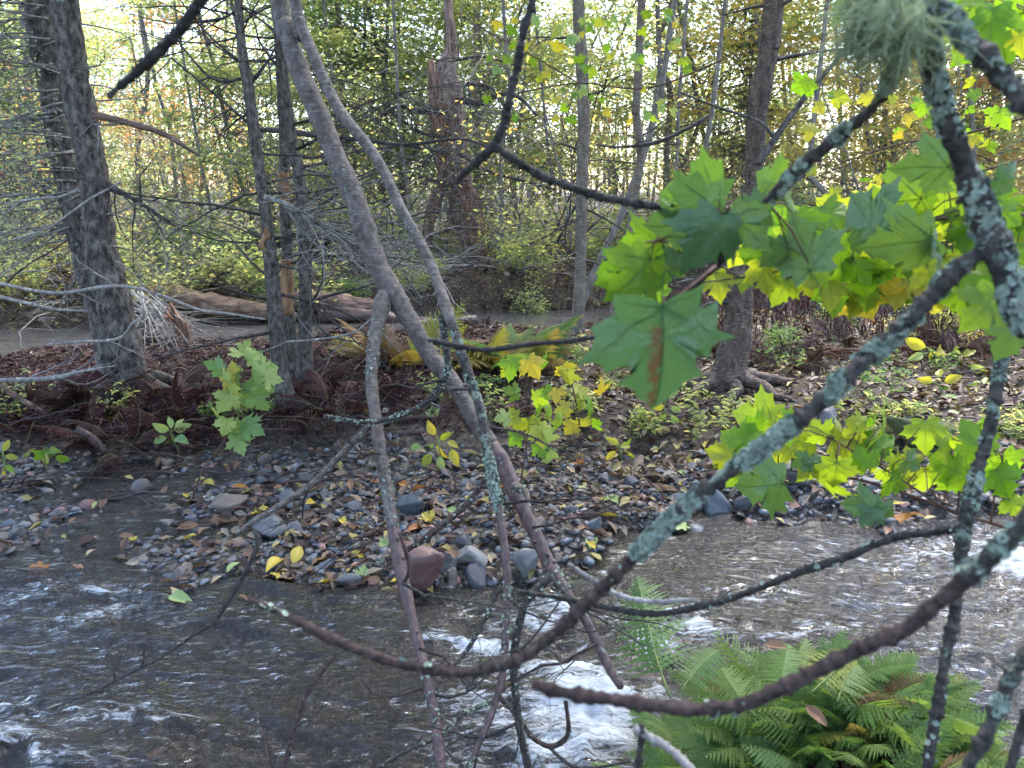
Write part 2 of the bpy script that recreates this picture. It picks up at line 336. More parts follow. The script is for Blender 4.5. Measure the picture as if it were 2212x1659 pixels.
M['moss'] = stone_mat("mossy stone", (.025, .035, .012), (.05, .06, .02), (.10, .10, .045), .9)

# ------------------------------------------------------------------ ground
def ground_mat():
    m, t, o = new_mat("forest ground and stream bed"); g = nd(t, "NewGeometry"); pos = g.outputs['Position']
    vor = nd(t, "TexVoronoi", {'Vector': nd(t, "Mapping", {0: pos, 3: (1, 1, .4)}).outputs[0], 'Scale': 17.0, 'Randomness': 1.0})
    vor2 = nd(t, "TexVoronoi", {'Vector': pos, 'Scale': 42.0})
    rnd = nd(t, "SeparateColor", {0: vor.outputs['Color']}).outputs[0]; rnd2 = nd(t, "SeparateColor", {0: vor2.outputs['Color']}).outputs[1]
    n1 = noise(t, pos, 3, 6, .65); n2 = noise(t, pos, 60, 5, .7)
    soil = ramp(t, n2, [(.35, (.007, .004, .004)), (.55, (.022, .012, .011)), (.75, (.05, .03, .025))])
    lit = ramp(t, rnd2, [(0, (.04, .022, .016)), (.25, (.075, .042, .028)), (.45, (.14, .095, .06)), (.62, (.06, .03, .022)), (.8, (.26, .21, .08)), (.92, (.16, .17, .05))], 'CONSTANT')
    grav = ramp(t, rnd2, [(0, (.03, .026, .023)), (.3, (.07, .058, .048)), (.55, (.12, .105, .09)), (.75, (.05, .038, .028)), (.9, (.17, .155, .14))], 'CONSTANT')
    sep = nd(t, "SeparateXYZ", {0: pos}); Y = sep.outputs[1]; Z = sep.outputs[2]
    wob = nd(t, "Math", {0: n1, 1: Y}, operation='ADD').outputs[0]
    c = mix(t, nd(t, "MapRange", {0: wob, 1: 5.1, 2: 5.7}).outputs[0], grav, mix(t, .35, soil, lit))
    c = mix(t, nd(t, "MapRange", {0: wob, 1: 11.5, 2: 13}).outputs[0], c, mix(t, .45, lit, soil))
    c = mix(t, nd(t, "MapRange", {0: Z, 1: .0, 2: -.10}).outputs[0], c, mix(t, .55, grav, (.06, .042, .022)))
    c = mix(t, nd(t, "MapRange", {0: wob, 1: 2.5, 2: 2.2}).outputs[0], c, mix(t, nd(t, "MapRange", {0: Z, 1: .0, 2: .08}).outputs[0], c, soil))
    h = nd(t, "Math", {0: vor.outputs['Distance'], 1: n2}, operation='ADD').outputs[0]
    b = nd(t, "Bump", {'Height': h, 'Strength': .8, 'Distance': .03})
    p = nd(t, "BsdfPrincipled", {'Base Color': c, 'Roughness': .7, 'Specular IOR Level': .35, 'Normal': b.outputs[0]})
    t.links.new(p.outputs[0], o.inputs[0]); return m
def grid(xs, ys):
    X, Y = np.meshgrid(xs, ys); n, m_ = len(xs), len(ys)
    i = np.arange(m_ - 1)[:, None] * n + np.arange(n - 1)[None]; F = np.stack([i, i + 1, i + n + 1, i + n], -1).reshape(-1, 4)
    return X, Y, F
xo = np.geomspace(5, 130, 34)[1:]
xs = np.concatenate([-xo[::-1], np.arange(-5, 5.01, .04), xo])
ys = np.concatenate([np.arange(-3, .6, .2), np.arange(.6, 7.6, .035), np.arange(7.6, 14, .08), np.geomspace(14, 190, 45)])
X, Y, F = grid(xs, ys); mb = MB(); mb.add(xyz(X, Y, zf(X, Y)).reshape(-1, 3), F)
tag(link("ground", mb.mesh("ground", ground_mat())), kind='structure')

# ------------------------------------------------------------------ water
def water_mat(name, tint, murk, mk, bsc, bst, stretch=(1, 2.4, 1), foam=True, rough=.06):
    m, t, o = new_mat(name); pos = nd(t, "Mapping", {0: nd(t, "NewGeometry").outputs['Position'], 3: stretch}).outputs[0]
    n1 = noise(t, pos, bsc, 5, .6, .6); n2 = noise(t, pos, bsc * 3.3, 3, .6)
    h = nd(t, "Math", {0: n1, 1: nd(t, "Math", {0: n2, 1: .35}, operation='MULTIPLY').outputs[0]}, operation='ADD').outputs[0]
    b = nd(t, "Bump", {'Height': h, 'Strength': bst, 'Distance': .045}).outputs[0]
    fr = nd(t, "Fresnel", {'IOR': 1.34, 'Normal': b}).outputs[0]
    tr = nd(t, "BsdfTransparent", {0: c4(tint)}); df = nd(t, "BsdfDiffuse", {0: c4(murk)})
    body = nd(t, "MixShader", {0: mk, 1: tr.outputs[0], 2: df.outputs[0]})
    gl = nd(t, "BsdfGlossy", {0: (1, 1, 1, 1), 'Roughness': rough, 'Normal': b})
    s = nd(t, "MixShader", {0: fr, 1: body.outputs[0], 2: gl.outputs[0]})
    if foam:
        fa = nd(t, "Attribute", attribute_name="foam").outputs['Fac']; nf = noise(t, nd(t, "Mapping", {0: nd(t, "NewGeometry").outputs['Position'], 2: (0, 0, -.35), 3: (9, 34, 20)}).outputs[0], 1, 7, .75, 1.2)
        k = nd(t, "Math", {0: fa, 1: nd(t, "Math", {0: nd(t, "Math", {0: nf, 1: .5}, operation='SUBTRACT').outputs[0], 1: 2.8}, operation='MULTIPLY').outputs[0]}, operation='ADD').outputs[0]
        k = nd(t, "MapRange", {0: k, 1: .46, 2: 1.05}).outputs[0]; k = nd(t, "Math", {0: k, 1: .85}, operation='MULTIPLY').outputs[0]
        bf = nd(t, "Bump", {'Height': nf, 'Strength': .9, 'Distance': .02}).outputs[0]
        fm = nd(t, "BsdfPrincipled", {'Base Color': (.60, .65, .70, 1), 'Roughness': .35, 'Normal': bf})
        s = nd(t, "MixShader", {0: k, 1: s.outputs[0], 2: fm.outputs[0]})
    t.links.new(s.outputs[0], o.inputs[0]); return m
M['water'] = water_mat("clear brown stream water", (.50, .43, .35), (.036, .033, .033), .26, 12, .6, (.6, 2.6, 1), True, .07)
M['water2'] = water_mat("grey channel water", (.40, .36, .33), (.125, .118, .12), .5, 3.5, .35, (.5, 1.8, 1), False, .07)

# white water: (u, v) of each patch, radii in metres, strength, lift of the water there
FOAM = [(1065, 1385, .13, .10, .95, .03), (1185, 1325, .13, .08, .8, .02), (1230, 1480, .20, .16, .9, .04), (1270, 1580, .22, .20, 1.0, .06), (1210, 1640, .2, .14, .75, .03),
        (1340, 1530, .13, .2, .95, .04), (1440, 1330, .20, .06, .75, .02), (1500, 1370, .22, .07, .7, .02), (1400, 1400, .16, .08, .7, .02), (1700, 1380, .18, .07, .5, .02),
        (1640, 1290, .30, .05, .42, .01), (1850, 1300, .3, .06, .38, .01), (2180, 1230, .22, .14, 1.0, .04), (2150, 1180, .16, .08, .8, .02), (2010, 1400, .25, .08, .38, .01),
        (60, 1590, .22, .08, .62, .05), (160, 1640, .25, .06, .5, .03), (300, 1560, .32, .05, .42, .03), (240, 1270, .14, .08, .62, .02), (230, 1320, .12, .08, .5, .01), (890, 1385, .12, .03, .6, .01),
        (20, 1540, .12, .05, .6, .03), (720, 1020, .4, .12, .30, .01), (740, 1100, .35, .10, .28, .01), (330, 1480, .5, .10, .22, .0)]
xw = np.arange(-4.4, 4.6, .0135); yw = np.arange(1.25, 5.3, .0135)
X, Y, F = grid(xw, yw)
foam = np.zeros_like(X); lift = np.zeros_like(X)
wob = .13 * fbm(xyz(X * 5, Y * 5, 5), 4, 77)
for (u, v, a, b, s_, l_) in FOAM:
    c = Gw(u, v); dx_ = X - c[0]; g = np.exp(-(((dx_ + wob) / (a * 1.15)) ** 2 + ((Y + wob + .12 * dx_ - c[1]) / b) ** 2)); g = np.maximum(g, .55 * np.exp(-(((dx_ + 1.3 * a + wob) / (a * 1.5)) ** 2 + ((Y + 1.6 * wob - c[1] + .15 * dx_) / (b * .8)) ** 2))); foam = np.maximum(foam, s_ * g * 1.2); lift += l_ * g
flow = .35 * np.sin(X * .8) - .03 * X + .22 * np.clip(X, 0, 3) * -1
rip = fbm(xyz(X * 2.5, (Y + flow) * 9.5, 1.3), 4, 41); rip2 = 1 - np.abs(fbm(xyz(X * 4.2 + 2 * rip, (Y + flow) * 20, 4.1), 3, 61)) * 2
deep = ss(.02, -.14, zf(X, Y, False))
rip3 = fbm(xyz(X * 20 + 3 * rip, (Y + flow) * 52, 7.7), 2, 71)
Z = .004 + (.016 + .020 * deep) * rip + (.006 + .007 * deep) * rip2 + .0016 * rip3 + lift + foam * .03 * fbm(xyz(X * 26, Y * 26, 2), 3, 81)
Z += -.05 * ss(2.6, 1.6, Y) * ss(-.2, .6, X) + .05 * deep * fbm(xyz(X * 1.6, Y * 2.6, 8), 2, 55)
mb = MB(); mb.add(xyz(X, Y, Z).reshape(-1, 3), F)
tag(link("stream_water", mb.mesh("stream_water", M['water'], attr={'foam': foam.ravel()})), kind='structure')
xw = np.arange(-13, 17, .07); X, Y0, F = grid(xw, np.arange(-2.3, 2.35, .035)); Y = Y0 + chan_y(X)
Z = .0 + .03 * fbm(xyz(X * 1.1, Y * 2.8, 1), 3, 91)
mb = MB(); mb.add(xyz(X, Y, Z).reshape(-1, 3), F); tag(link("channel_water", mb.mesh("channel_water", M['water2'])), kind='structure')

# ------------------------------------------------------------------ leaf shapes
def leaf_cloud(mb, C, size, rng, tilt=.7, asp=.55, up=None, mi=0, droop=0.25, simple=False):
    """many small folded leaves at centres C (vectorised)"""
    n = len(C); size = np.broadcast_to(size, n); yaw = rng.uniform(0, 2 * math.pi, n)
    nz = np.stack([rng.normal(0, tilt, n), rng.normal(0, tilt, n), np.ones(n)], -1); nz /= np.linalg.norm(nz, axis=1)[:, None]
    t = np.stack([np.cos(yaw), np.sin(yaw), -droop * np.ones(n)], -1); t -= nz * np.sum(t * nz, 1)[:, None]; t /= np.linalg.norm(t, axis=1)[:, None]
    b = np.cross(nz, t)
    if simple: T = np.array([(-.5, 0, 0), (0, .5, .08), (.5, 0, 0), (0, -.5, .08)]); Fq = np.array([[0, 3, 2, 1]])
    else:
        T = np.array([(-.5, 0, 0), (-.05, .5, .12), (.25, .30, .08), (.5, 0, -.08), (.25, -.30, .08), (-.05, -.5, .12)])
        Fq = np.array([[0, 5, 4, 3], [0, 3, 2, 1]])
    k = len(T); asp = asp * rng.uniform(.75, 1.25, n)
    V = C[:, None] + size[:, None, None] * (T[None, :, 0, None] * t[:, None] + T[None, :, 1, None] * asp[:, None, None] * b[:, None] + T[None, :, 2, None] * nz[:, None])
    mb.add(V.reshape(-1, 3), (np.arange(n)[:, None, None] * k + Fq[None]).reshape(-1, 4), mi)
HALF = [(0, -.02), (.11, -.09), (.23, -.13), (.36, -.12), (.34, -.01), (.32, .07), (.40, .09), (.53, .13), (.50, .21), (.53, .29), (.66, .40), (.53, .41), (.47, .44), (.44, .52), (.36, .47), (.26, .45), (.26, .54), (.35, .64), (.26, .65), (.205, .70), (.17, .79), (.08, .86), (0, 1.0)]
def maple_mesh(name, mat, curl=.25, fold=.12, seed=0, wide=1.0):
    """lobed, toothed leaf, petiole at the origin, tip along +Y, unit length, with its veins and stalk"""
    rng = np.random.default_rng(seed)
    R = HALF; L = [(-x * rng.uniform(.92, 1.08), y + rng.normal(0, .012)) for x, y in HALF[1:-1]][::-1]
    o = np.array(R + L, float); o[:, 0] *= wide; c = np.array([0, .22]); n = len(o)
    rings = [c + (o - c) * f for f in (.35, .7, 1.0)]
    P = np.vstack([c[None]] + rings)
    def z(p):
        r = np.linalg.norm(p - np.array([0, .05]), axis=1); a = np.arctan2(p[:, 0], p[:, 1] - .02)
        return -curl * r ** 2 * (1 + .5 * np.sin(seed * 1.7)) + fold * r * (np.abs(np.sin(a * 2.2)) - .5) * .8 + .05 * np.sin(p[:, 0] * 6 + seed) + .05 * np.sin(p[:, 1] * 6 + seed * 2) + .025 * np.sin(p[:, 0] * 13 + p[:, 1] * 9)
    V = np.column_stack([P, z(P)]); mb = MB(); F3 = []; F4 = []
    for j in range(n):
        j2 = (j + 1) % n; F3.append((0, 1 + j, 1 + j2))
        for q in (0, 1): F4.append((1 + q * n + j, 1 + (q + 1) * n + j, 1 + (q + 1) * n + j2, 1 + q * n + j2))
    mb.add(V, np.array(F3)); mb.f.append(np.array(F4)); mb.m.append(np.zeros(len(F4)))
    for (tx, ty) in ((0, .95), (.54 * wide, .38), (-.54 * wide, .38), (.29 * wide, -.06), (-.29 * wide, -.06)):
        s = np.linspace(0, 1, 6); q = np.column_stack([tx * s, ty * s]); d = np.array([tx, ty]) / math.hypot(tx, ty); nn = np.array([-d[1], d[0]]); wd = .007 * (1 - s) + .002
        for sg in (1, -1):
            a = np.column_stack([q - nn * wd[:, None], z(q) + .006 * sg]); b = np.column_stack([q + nn * wd[:, None], z(q) + .006 * sg])
            i = np.arange(5); mb.add(np.vstack([a, b]), np.stack([i, i + 1, i + 7, i + 6], -1), 1)
    tube(mb, [(0, 0, z(np.array([[0, 0.]]))[0], .008), (.02, -.22, .03, .007), (.0, -.42, .08, .007)], 4, mi=1)
    return mb.mesh(name, [mat, M['lf_dvein'] if ('deep' in mat.name or 'scar' in mat.name) else M['lf_vein']])
def oval_mesh(name, mat, wd=.5, curl=.3, fold=.2, seed=0, stalk=True):
    n = 9; s = np.linspace(0, 1, n); wdt = wd * .5 * np.sin(math.pi * s ** .8) ** .9; mb = MB(); rng = np.random.default_rng(seed); tw = rng.normal(0, .25)
    rows = [];
    for k in (-1, -.5, 0, .5, 1):
        rows.append(np.column_stack([k * wdt, s, -curl * (s - .3) ** 2 + fold * np.abs(k) * wdt * 2 + tw * k * wdt * (s - .5) + .015 * np.sin(9 * s + k * 2 + seed)]))
    i = np.arange(n - 1); mb.add(np.vstack(rows), np.vstack([np.stack([q * n + i, q * n + n + i, q * n + n + i + 1, q * n + i + 1], -1) for q in range(4)]))
    if stalk: tube(mb, [(0, .02, 0, .012), (.01, -.25, .02, .01)], 4)
    return mb.mesh(name, mat)
def orient(x, y, z): return Matrix(((x[0], y[0], z[0]), (x[1], y[1], z[1]), (x[2], y[2], z[2]))).to_quaternion()
def place_leaf(parent, me, base, ptip, pbase, size, tilt, roll, name="leaf"):
    """leaf with its stalk end at pbase, pointing towards ptip (world), blade facing the viewer's side then tilted"""
    t = np.asarray(ptip) - np.asarray(pbase); t /= np.linalg.norm(t); n = CP - np.asarray(pbase); n /= np.linalg.norm(n)
    n = n - t * (n @ t); n /= np.linalg.norm(n); x = np.cross(t, n)
    t2 = t * math.cos(tilt) + n * math.sin(tilt); n2 = n * math.cos(tilt) - t * math.sin(tilt)
    x2 = x * math.cos(roll) + n2 * math.sin(roll); n3 = n2 * math.cos(roll) - x * math.sin(roll)
    o = link(name, me, parent); o.location = Vector(pbase) - Vector(base); o.rotation_mode = 'QUATERNION'
    o.rotation_quaternion = orient(x2, t2, n3); o.scale = (size,) * 3
    return o

MARKS = [(60, "left of the two-trunk spruce"), (230, "behind the two-trunk spruce"), (400, "between the spruce and the saplings"), (600, "behind the three saplings"), (790, "behind the leaning stems"), (985, "around the dead cedar"), (1120, "between the cedar and the straight birch"), (1260, "behind the straight pale birch"),
         (1400, "behind the leaning pinkish birch"), (1530, "left of the stout brown birch"), (1660, "behind the stout brown birch"), (1850, "over the maple sprays"), (2100, "behind the lichened limb")]
def where(x, y, z=1.0):
    d = y * CT - (z - H) * ST; u = (x / d * FPX + 512) / K; return min(MARKS, key=lambda m: abs(m[0] - u))[1]
def dist(y): return "near the channel" if y < 16.5 else ("farther back" if y < 22 else ("deep in the wood" if y < 28 else "at the far back"))
# ------------------------------------------------------------------ trees of the middle distance (traced trunks)
def vpath(pts, y, y_top=None):
    n = len(pts); o = []
    for k, (u, v, wd) in enumerate(pts):
        yy = y if y_top is None else y_top + (y - y_top) * k / (n - 1)
        p = at_y(u, v, yy); d = float((p - CP) @ FW); o.append([*p, wr(wd, d)])
    return o
def extend_top(P, L=3.5, f=.7):
    a, b = np.array(P[0]), np.array(P[1]); d = (a - b)[:3]; d /= np.linalg.norm(d); d = d * .6 + np.array([0, 0, .4]); d /= np.linalg.norm(d)
    return [[*(a[:3] + d * L), a[3] * f]] + [list(q) for q in P]
def sink(P, dz=.25):
    q = list(P[-1]); q[2] -= dz; return list(P) + [q]
def roots(mb, p, r, n, rng, L=.5):
    for k in range(n):
        a = 2 * math.pi * (k + rng.uniform(-.3, .3)) / n; q = []
        for s in np.linspace(0, 1, 6):
            x, y_ = p[0] + math.cos(a) * (r * .6 + L * s) + .05 * rng.normal() * s, p[1] + math.sin(a) * (r * .6 + L * s) + .05 * rng.normal() * s
            q.append([x, y_, max(float(zf(x, y_)) + .02 * (1 - s), p[2] - .3) + r * .9 * (1 - s) ** 2, r * .42 * (1 - .85 * s)])
        tube(mb, q, 7, .05, .2, 1.0, k)
def side_branch(pts, y, sides=7, rough=.12, seed=1):
    mb = MB(); tube(mb, vpath(pts, y), sides, .05, rough, .7, seed); return mb
rg = np.random.default_rng(11)

# left pair of spruce trunks, joined at the foot
yL = float(G(270, 850)[1])
A = vpath([(83, -10, 60), (108, 150, 58), (135, 333, 52), (162, 467, 50), (190, 580, 50), (222, 680, 58), (240, 760, 66), (252, 835, 76)], yL + .18, yL + .5)
B = vpath([(138, -10, 57), (162, 167, 57), (188, 300, 57), (207, 433, 60), (218, 533, 66), (238, 620, 72), (258, 690, 66), (278, 760, 62), (292, 820, 60), (300, 875, 70)], yL, yL + .1)
SPT = T = Thing("spruce_tree", "thick grey spruce, two trunks joined at the foot, across the riffle", "tree", G(290, 870))
mb = MB(); tube(mb, sink(extend_top(A)), 26, .035, .16, 2.2, 3); T.part("trunk", mb, M['spruce'], label="darker trunk behind the other, with pale lichen patches")
mb = MB(); tube(mb, sink(extend_top(B)), 30, .03, .16, 2.4, 5); roots(mb, np.array(B[-1][:3]), B[-1][3], 7, rg); T.part("trunk", mb, M['spruce'], label="scaly trunk in front")
mb = MB(); tube(mb, vpath([(200, 247, 16), (262, 262, 15), (330, 280, 13), (375, 300, 13), (400, 318, 9), (432, 336, 5)], yL - .1), 8, .04, .25, .8, 4); T.part("branch", mb, M['log2'], label="broken brown limb reaching over the gap")
mb = MB(); tube(mb, vpath([(212, 385, 22), (245, 408, 18), (280, 425, 11), (330, 455, 8), (380, 490, 5)], yL - .15), 8, .04, .25, .8, 4)
for k in range(9): grow(mb, at_y(235 + 14 * k, 400 + 9 * k, yL - .15), (rg.normal(.6, .4), -.3, rg.normal(-.3, .3)), .55, .008, rg, 1, .25, 4, 4)
T.part("branch", mb, M['twig_dark'], label="dark drooping dead limb")
mb = MB(); tube(mb, vpath([(170, 410, 9), (130, 425, 6), (75, 430, 5), (10, 440, 4)], yL - .1), 6, .04)
tube(mb, vpath([(262, 393, 5), (235, 408, 5), (195, 430, 6), (150, 462, 6), (100, 495, 4), (20, 520, 3)], yL - .35), 6, .04); T.part("branch", mb, M['twig_pale'], label="bleached crooked twig")
ends = []
mb = MB()
for k in range(58):
    v = rg.uniform(-60, 520); u = np.interp(v, [0, 467], [80, 160]) + rg.uniform(-20, 30)
    grow(mb, at_y(u, v, yL + .3), (-1, rg.normal(-.1, .4), rg.normal(-.12, .18)), rg.uniform(.5, 1.15), .009, rg, 2, .16, 5, 4, .02, .5, 0, ends)
for k in range(10):
    v = rg.uniform(-60, 560); u = np.interp(v, [0, 600], [150, 225]) + 20
    grow(mb, at_y(u, v, yL), (1, rg.normal(-.2, .5), rg.normal(-.1, .25)), rg.uniform(.2, .7), .007, rg, 2, .2, 4, 4, .02, .5)
T.part("dead_twig", mb, M['twig_grey'], kind='stuff')
mb = MB(); E = np.array(ends); C = (E[rg.integers(0, len(E), 2600)] + rg.normal(0, .05, (2600, 3))); leaf_cloud(mb, C, rg.uniform(.02, .05, 2600), rg, 1.2, .35)
T.part("lichen", mb, M['beard'], kind='stuff')

# the three grey saplings
yS = float(G(612, 885)[1])
def slim(name, label, pts, y, mat, yt=None, twigs=8, seed=1, rough=.10, cat="tree", side=(1, -1), group=None, tw=.8, bare=None):
    T = Thing(name, label, cat, (at_y(pts[-1][0], pts[-1][1], y)), group); rng = np.random.default_rng(seed)
    P = vpath(pts, y, yt); mb = MB(); tube(mb, sink(extend_top(P)), 16, .04, rough, 1.2, seed); T.trunk = T.part("trunk", mb, mat)
    if twigs:
        mb = MB(); Q = spline(P, .05)
        for k in range(twigs):
            q = Q[rng.integers(0, int(len(Q) * .8))]
            grow(mb, q[:3], (rng.choice(side), rng.normal(-.1, .5), rng.normal(.1, .35)), rng.uniform(.4, 1.2) * tw, max(.25 * q[3], .004), rng, 2, .2, 4, 4, .01, .6)
        T.part("dead_twig", mb, M['twig_dark'], kind='stuff')
    return T, P
T1t, P1 = slim("sapling", "leftmost of the three grey saplings, bent at the middle, with a torn strip of bark", [(514, -10, 18), (522, 100, 21), (538, 200, 24), (552, 310, 25), (566, 400, 24), (578, 500, 28), (588, 600, 32), (596, 700, 32), (604, 800, 34), (620, 890, 52)], yS, M['sapling'], twigs=20, seed=21, tw=1.2)
mb = MB()
for k in range(4): tube(mb, vpath([(576 + k * 2, 490 + k * 6, 8), (570 - k * 3, 515 + k * 5, 9), (566 + k * 3, 540, 5)], yS - .05), 5, .03, .3, 1)
T1t.part("bark_strip", mb, M['wood'], T1t.trunk)
mb = MB(); tube(mb, vpath([(572, 425, 13), (610, 437, 12), (655, 460, 11), (690, 482, 9), (750, 520, 6), (790, 548, 4)], yS - .1), 8, .03, .2, .8, 6)
for k in range(40): grow(mb, at_y(590 + 5 * k, 430 + 3 * k, yS - .1), (rg.normal(.8, .4), rg.normal(-.2, .4), rg.normal(-.2, .3)), rg.uniform(.4, .9), .007, rg, 2, .18, 4, 4)
T1t.part("branch", mb, M['twig_grey'], label="lichen covered dead branch")
mb = MB(); tube(mb, vpath([(550, 280, 9), (600, 282, 12), (650, 288, 13), (700, 294, 9), (800, 305, 8), (880, 312, 7), (990, 300, 6), (1060, 318, 4)], yS, yS + 1.4), 8, .04, .15, .8, 6)
for k in range(14): grow(mb, at_y(700 + 25 * k, 296 + .8 * k, yS + .5 + k * .06), (rg.normal(0, .8), rg.normal(0, .4), rg.normal(-.1, .5)), .5, .006, rg, 1, .2, 4, 4)
T1t.part("branch", mb, M['twig_dark'], label="long dark level branch")
mb = MB()
for q in ([(545, 160, 6), (500, 175, 7), (455, 168, 6), (400, 110, 4), (380, 80, 3)], [(540, 270, 6), (500, 235, 6), (430, 175, 5), (370, 125, 4)], [(512, 20, 5), (480, 40, 6), (400, 50, 5)], [(540, 180, 6), (580, 130, 6), (600, 90, 4)]):
    tube(mb, vpath(q, yS), 6, .05, .15, 1, 3)
    for k in range(5):
        a = q[1 + k % (len(q) - 1)]; grow(mb, at_y(a[0], a[1], yS), (rg.normal(-.5, .5), rg.normal(0, .4), rg.normal(-.4, .4)), .6, .005, rg, 1, .2, 4, 4)
T1t.part("branch", mb, M['twig_dark'], label="crooked dark twigs reaching left")
T2t, P2 = slim("sapling", "dead sapling with orange bare wood, the middle one of three", [(596, -10, 20), (604, 100, 22), (610, 200, 23), (616, 320, 24), (613, 400, 24), (617, 470, 24), (620, 540, 24), (622, 620, 24), (625, 700, 26), (630, 765, 32)], yS + .55, M['sapling'], twigs=14, seed=22, tw=1.2)
for (a, b_, c_) in (([(613, 372, 25), (614, 410, 26.5), (616, 442, 24)], 0, 0), ([(618, 560, 25), (621, 600, 26.5), (622, 640, 27), (623, 676, 26)], 0, 0)):
    mb = MB(); tube(mb, vpath([(u - 1, v, w_) for u, v, w_ in a], yS + .52), 12, .03, .12, 1.2, 9); T2t.part("bare_wood", mb, M['wood'], T2t.trunk)
T3t, P3 = slim("sapling", "darkest of the three saplings, rightmost, with lichen flecks", [(625, 250, 20), (640, 340, 24), (648, 400, 26), (655, 480, 28), (659, 560, 29), (659, 650, 28), (659, 740, 30), (660, 815, 40)], yS + .3, M['sapling'], twigs=22, seed=23, side=(1,), tw=1.3)

# birches and the brown tree on the right
yb = float(G(1248, 725)[1])
BI = [slim("birch_tree", "slender straight pale birch rising beside the yellow green fern", [(1249, -10, 26), (1256, 120, 27), (1261, 250, 27), (1259, 350, 26), (1256, 420, 26), (1255, 540, 25), (1251, 640, 26), (1246, 730, 30)], yb, M['birch'], twigs=7, seed=31, tw=.8)]
BI.append(slim("birch_tree", "pinkish thin birch leaning right, behind the big maple leaf", [(1378, 170, 18), (1374, 240, 17), (1384, 330, 18), (1372, 420, 17), (1362, 480, 16), (1348, 560, 17), (1332, 640, 19), (1322, 705, 22)], yb + .3, M['birch'], twigs=4, seed=32))
slim("birch_tree", "grey sapling leaning strongly right across the pinkish birch", [(1440, 120, 13), (1418, 230, 15), (1392, 330, 15), (1352, 440, 16), (1312, 530, 16), (1275, 610, 17), (1250, 680, 18)], yb + 1.4, M['far_trunk'], twigs=5, seed=33)
yR = float(G(1570, 850)[1])
TR, PR = slim("birch_tree", "stout brown birch with peeling bark and a flared foot in leaf litter", [(1674, -10, 40), (1662, 100, 42), (1642, 200, 44), (1632, 300, 40), (1628, 400, 42), (1612, 500, 50), (1600, 600, 56), (1594, 690, 58), (1586, 760, 68), (1572, 830, 96), (1568, 862, 118)], yR, M['birchd'], twigs=4, seed=34, rough=.2)
mb = MB(); tube(mb, vpath([(1636, 355, 16), (1660, 320, 15), (1700, 262, 14), (1750, 195, 12), (1800, 138, 10), (1830, 100, 8)], yR - .2), 8, .04, .12, .8, 3); TR.part("branch", mb, M['sapling'])
mb = MB(); tube(mb, vpath([(1670, 295, 9), (1640, 262, 7), (1560, 235, 6), (1470, 200, 4)], yR - .2), 6, .04, .12, .8, 3); TR.part("branch", mb, M['sapling'])
mb = MB(); roots(mb, np.array(PR[-1][:3]) + [0, 0, .05], .16, 8, rg, .55); TR.part("root", mb, M['birchd'])
mb = MB(); tube(mb, vpath([(1290, 312, 4), (1330, 318, 5), (1400, 312, 9), (1440, 300, 9), (1470, 285, 9), (1500, 270, 9), (1530, 250, 7)], yb + .2), 7, .05, .15, .8, 8)
for k in range(6): grow(mb, at_y(1310 + 30 * k, 312, yb + .2), (rg.normal(-.3, .6), 0, rg.normal(0, .4)), .4, .006, rg, 1, .2, 3, 4)
Tb = Thing("fallen_branch", "dark curved dead branch hung level among the slender birches", "branch", at_y(1400, 312, yb + .2)); Tb.part("branch", mb, M['twig_dark'])
# crowns of these trees, overhead and out of view, added to shade ground and water
def crown(T, c, R_, h, n, kind, seed):
    rng = np.random.default_rng(seed); mb = MB(); m = n // 45; a = rng.uniform(0, 6.28, m); r = R_ * np.sqrt(rng.random(m)); C = np.stack([c[0] + r * np.cos(a), c[1] + r * np.sin(a), c[2] + h * rng.random(m) * (1.1 - .6 * r / R_)], -1)
    L = np.repeat(C, 45, 0) + rng.normal(0, 1, (m * 45, 3)) * [.4, .4, .12]; leaf_cloud(mb, L, rng.uniform(.06, .11, len(L)), rng, .5, .62); T.part("crown", mb, M['bg_' + kind] if kind != 'needle' else M['needle'])
crown(SPT, (-3.7, 6.6, 5.2), 2.4, 4, 7000, 'needle', 1); crown(T1t, (-2.0, 7.6, 5.6), 1.8, 3, 4500, 'ol', 2); crown(T2t, (-1.5, 8.0, 6.0), 1.5, 2.5, 2600, 'yg', 3); crown(T3t, (-1.1, 7.6, 5.6), 1.6, 3, 3600, 'ol', 4)
crown(BI[0][0], (1.0, 9.8, 6.2), 1.8, 3, 4200, 'yg', 5); crown(BI[1][0], (1.9, 9.9, 6.6), 1.6, 2.5, 3000, 'gold', 6); crown(TR, (2.0, 6.6, 5.4), 2.6, 3.5, 8000, 'yg', 7)
# thin background stems
slim("far_tree", "brown cut-looking stem behind the dead cedar, partly hidden by leaves", [(1030, -10, 16), (1031, 60, 16), (1029, 150, 17), (1030, 330, 18), (1032, 560, 20)], 17.5, M['cedarg'], twigs=0, seed=41)
far_pts = [(1540, 230, 1500, 400, 12), (1455, -10, 1440, 330, 14), (1420, -10, 1330, 560, 12), (1750, 330, 1790, 480, 14), (1820, 330, 1840, 620, 12), (330, 150, 395, 600, 9), (430, 330, 470, 590, 8), (485, 100, 500, 580, 8),
           (360, 430, 410, 600, 6), (705, 60, 720, 590, 10), (860, 200, 880, 600, 9), (1120, 300, 1110, 600, 9), (1185, 330, 1190, 620, 8), (1480, 60, 1410, 600, 9), (1700, 250, 1760, 600, 10), (1960, 100, 1900, 520, 12), (2090, 80, 2110, 520, 12), (300, 0, 320, 560, 12), (55, 80, 60, 480, 22), (20, 200, 30, 560, 14), (1090, 60, 1085, 520, 10), (770, 0, 760, 560, 8)]
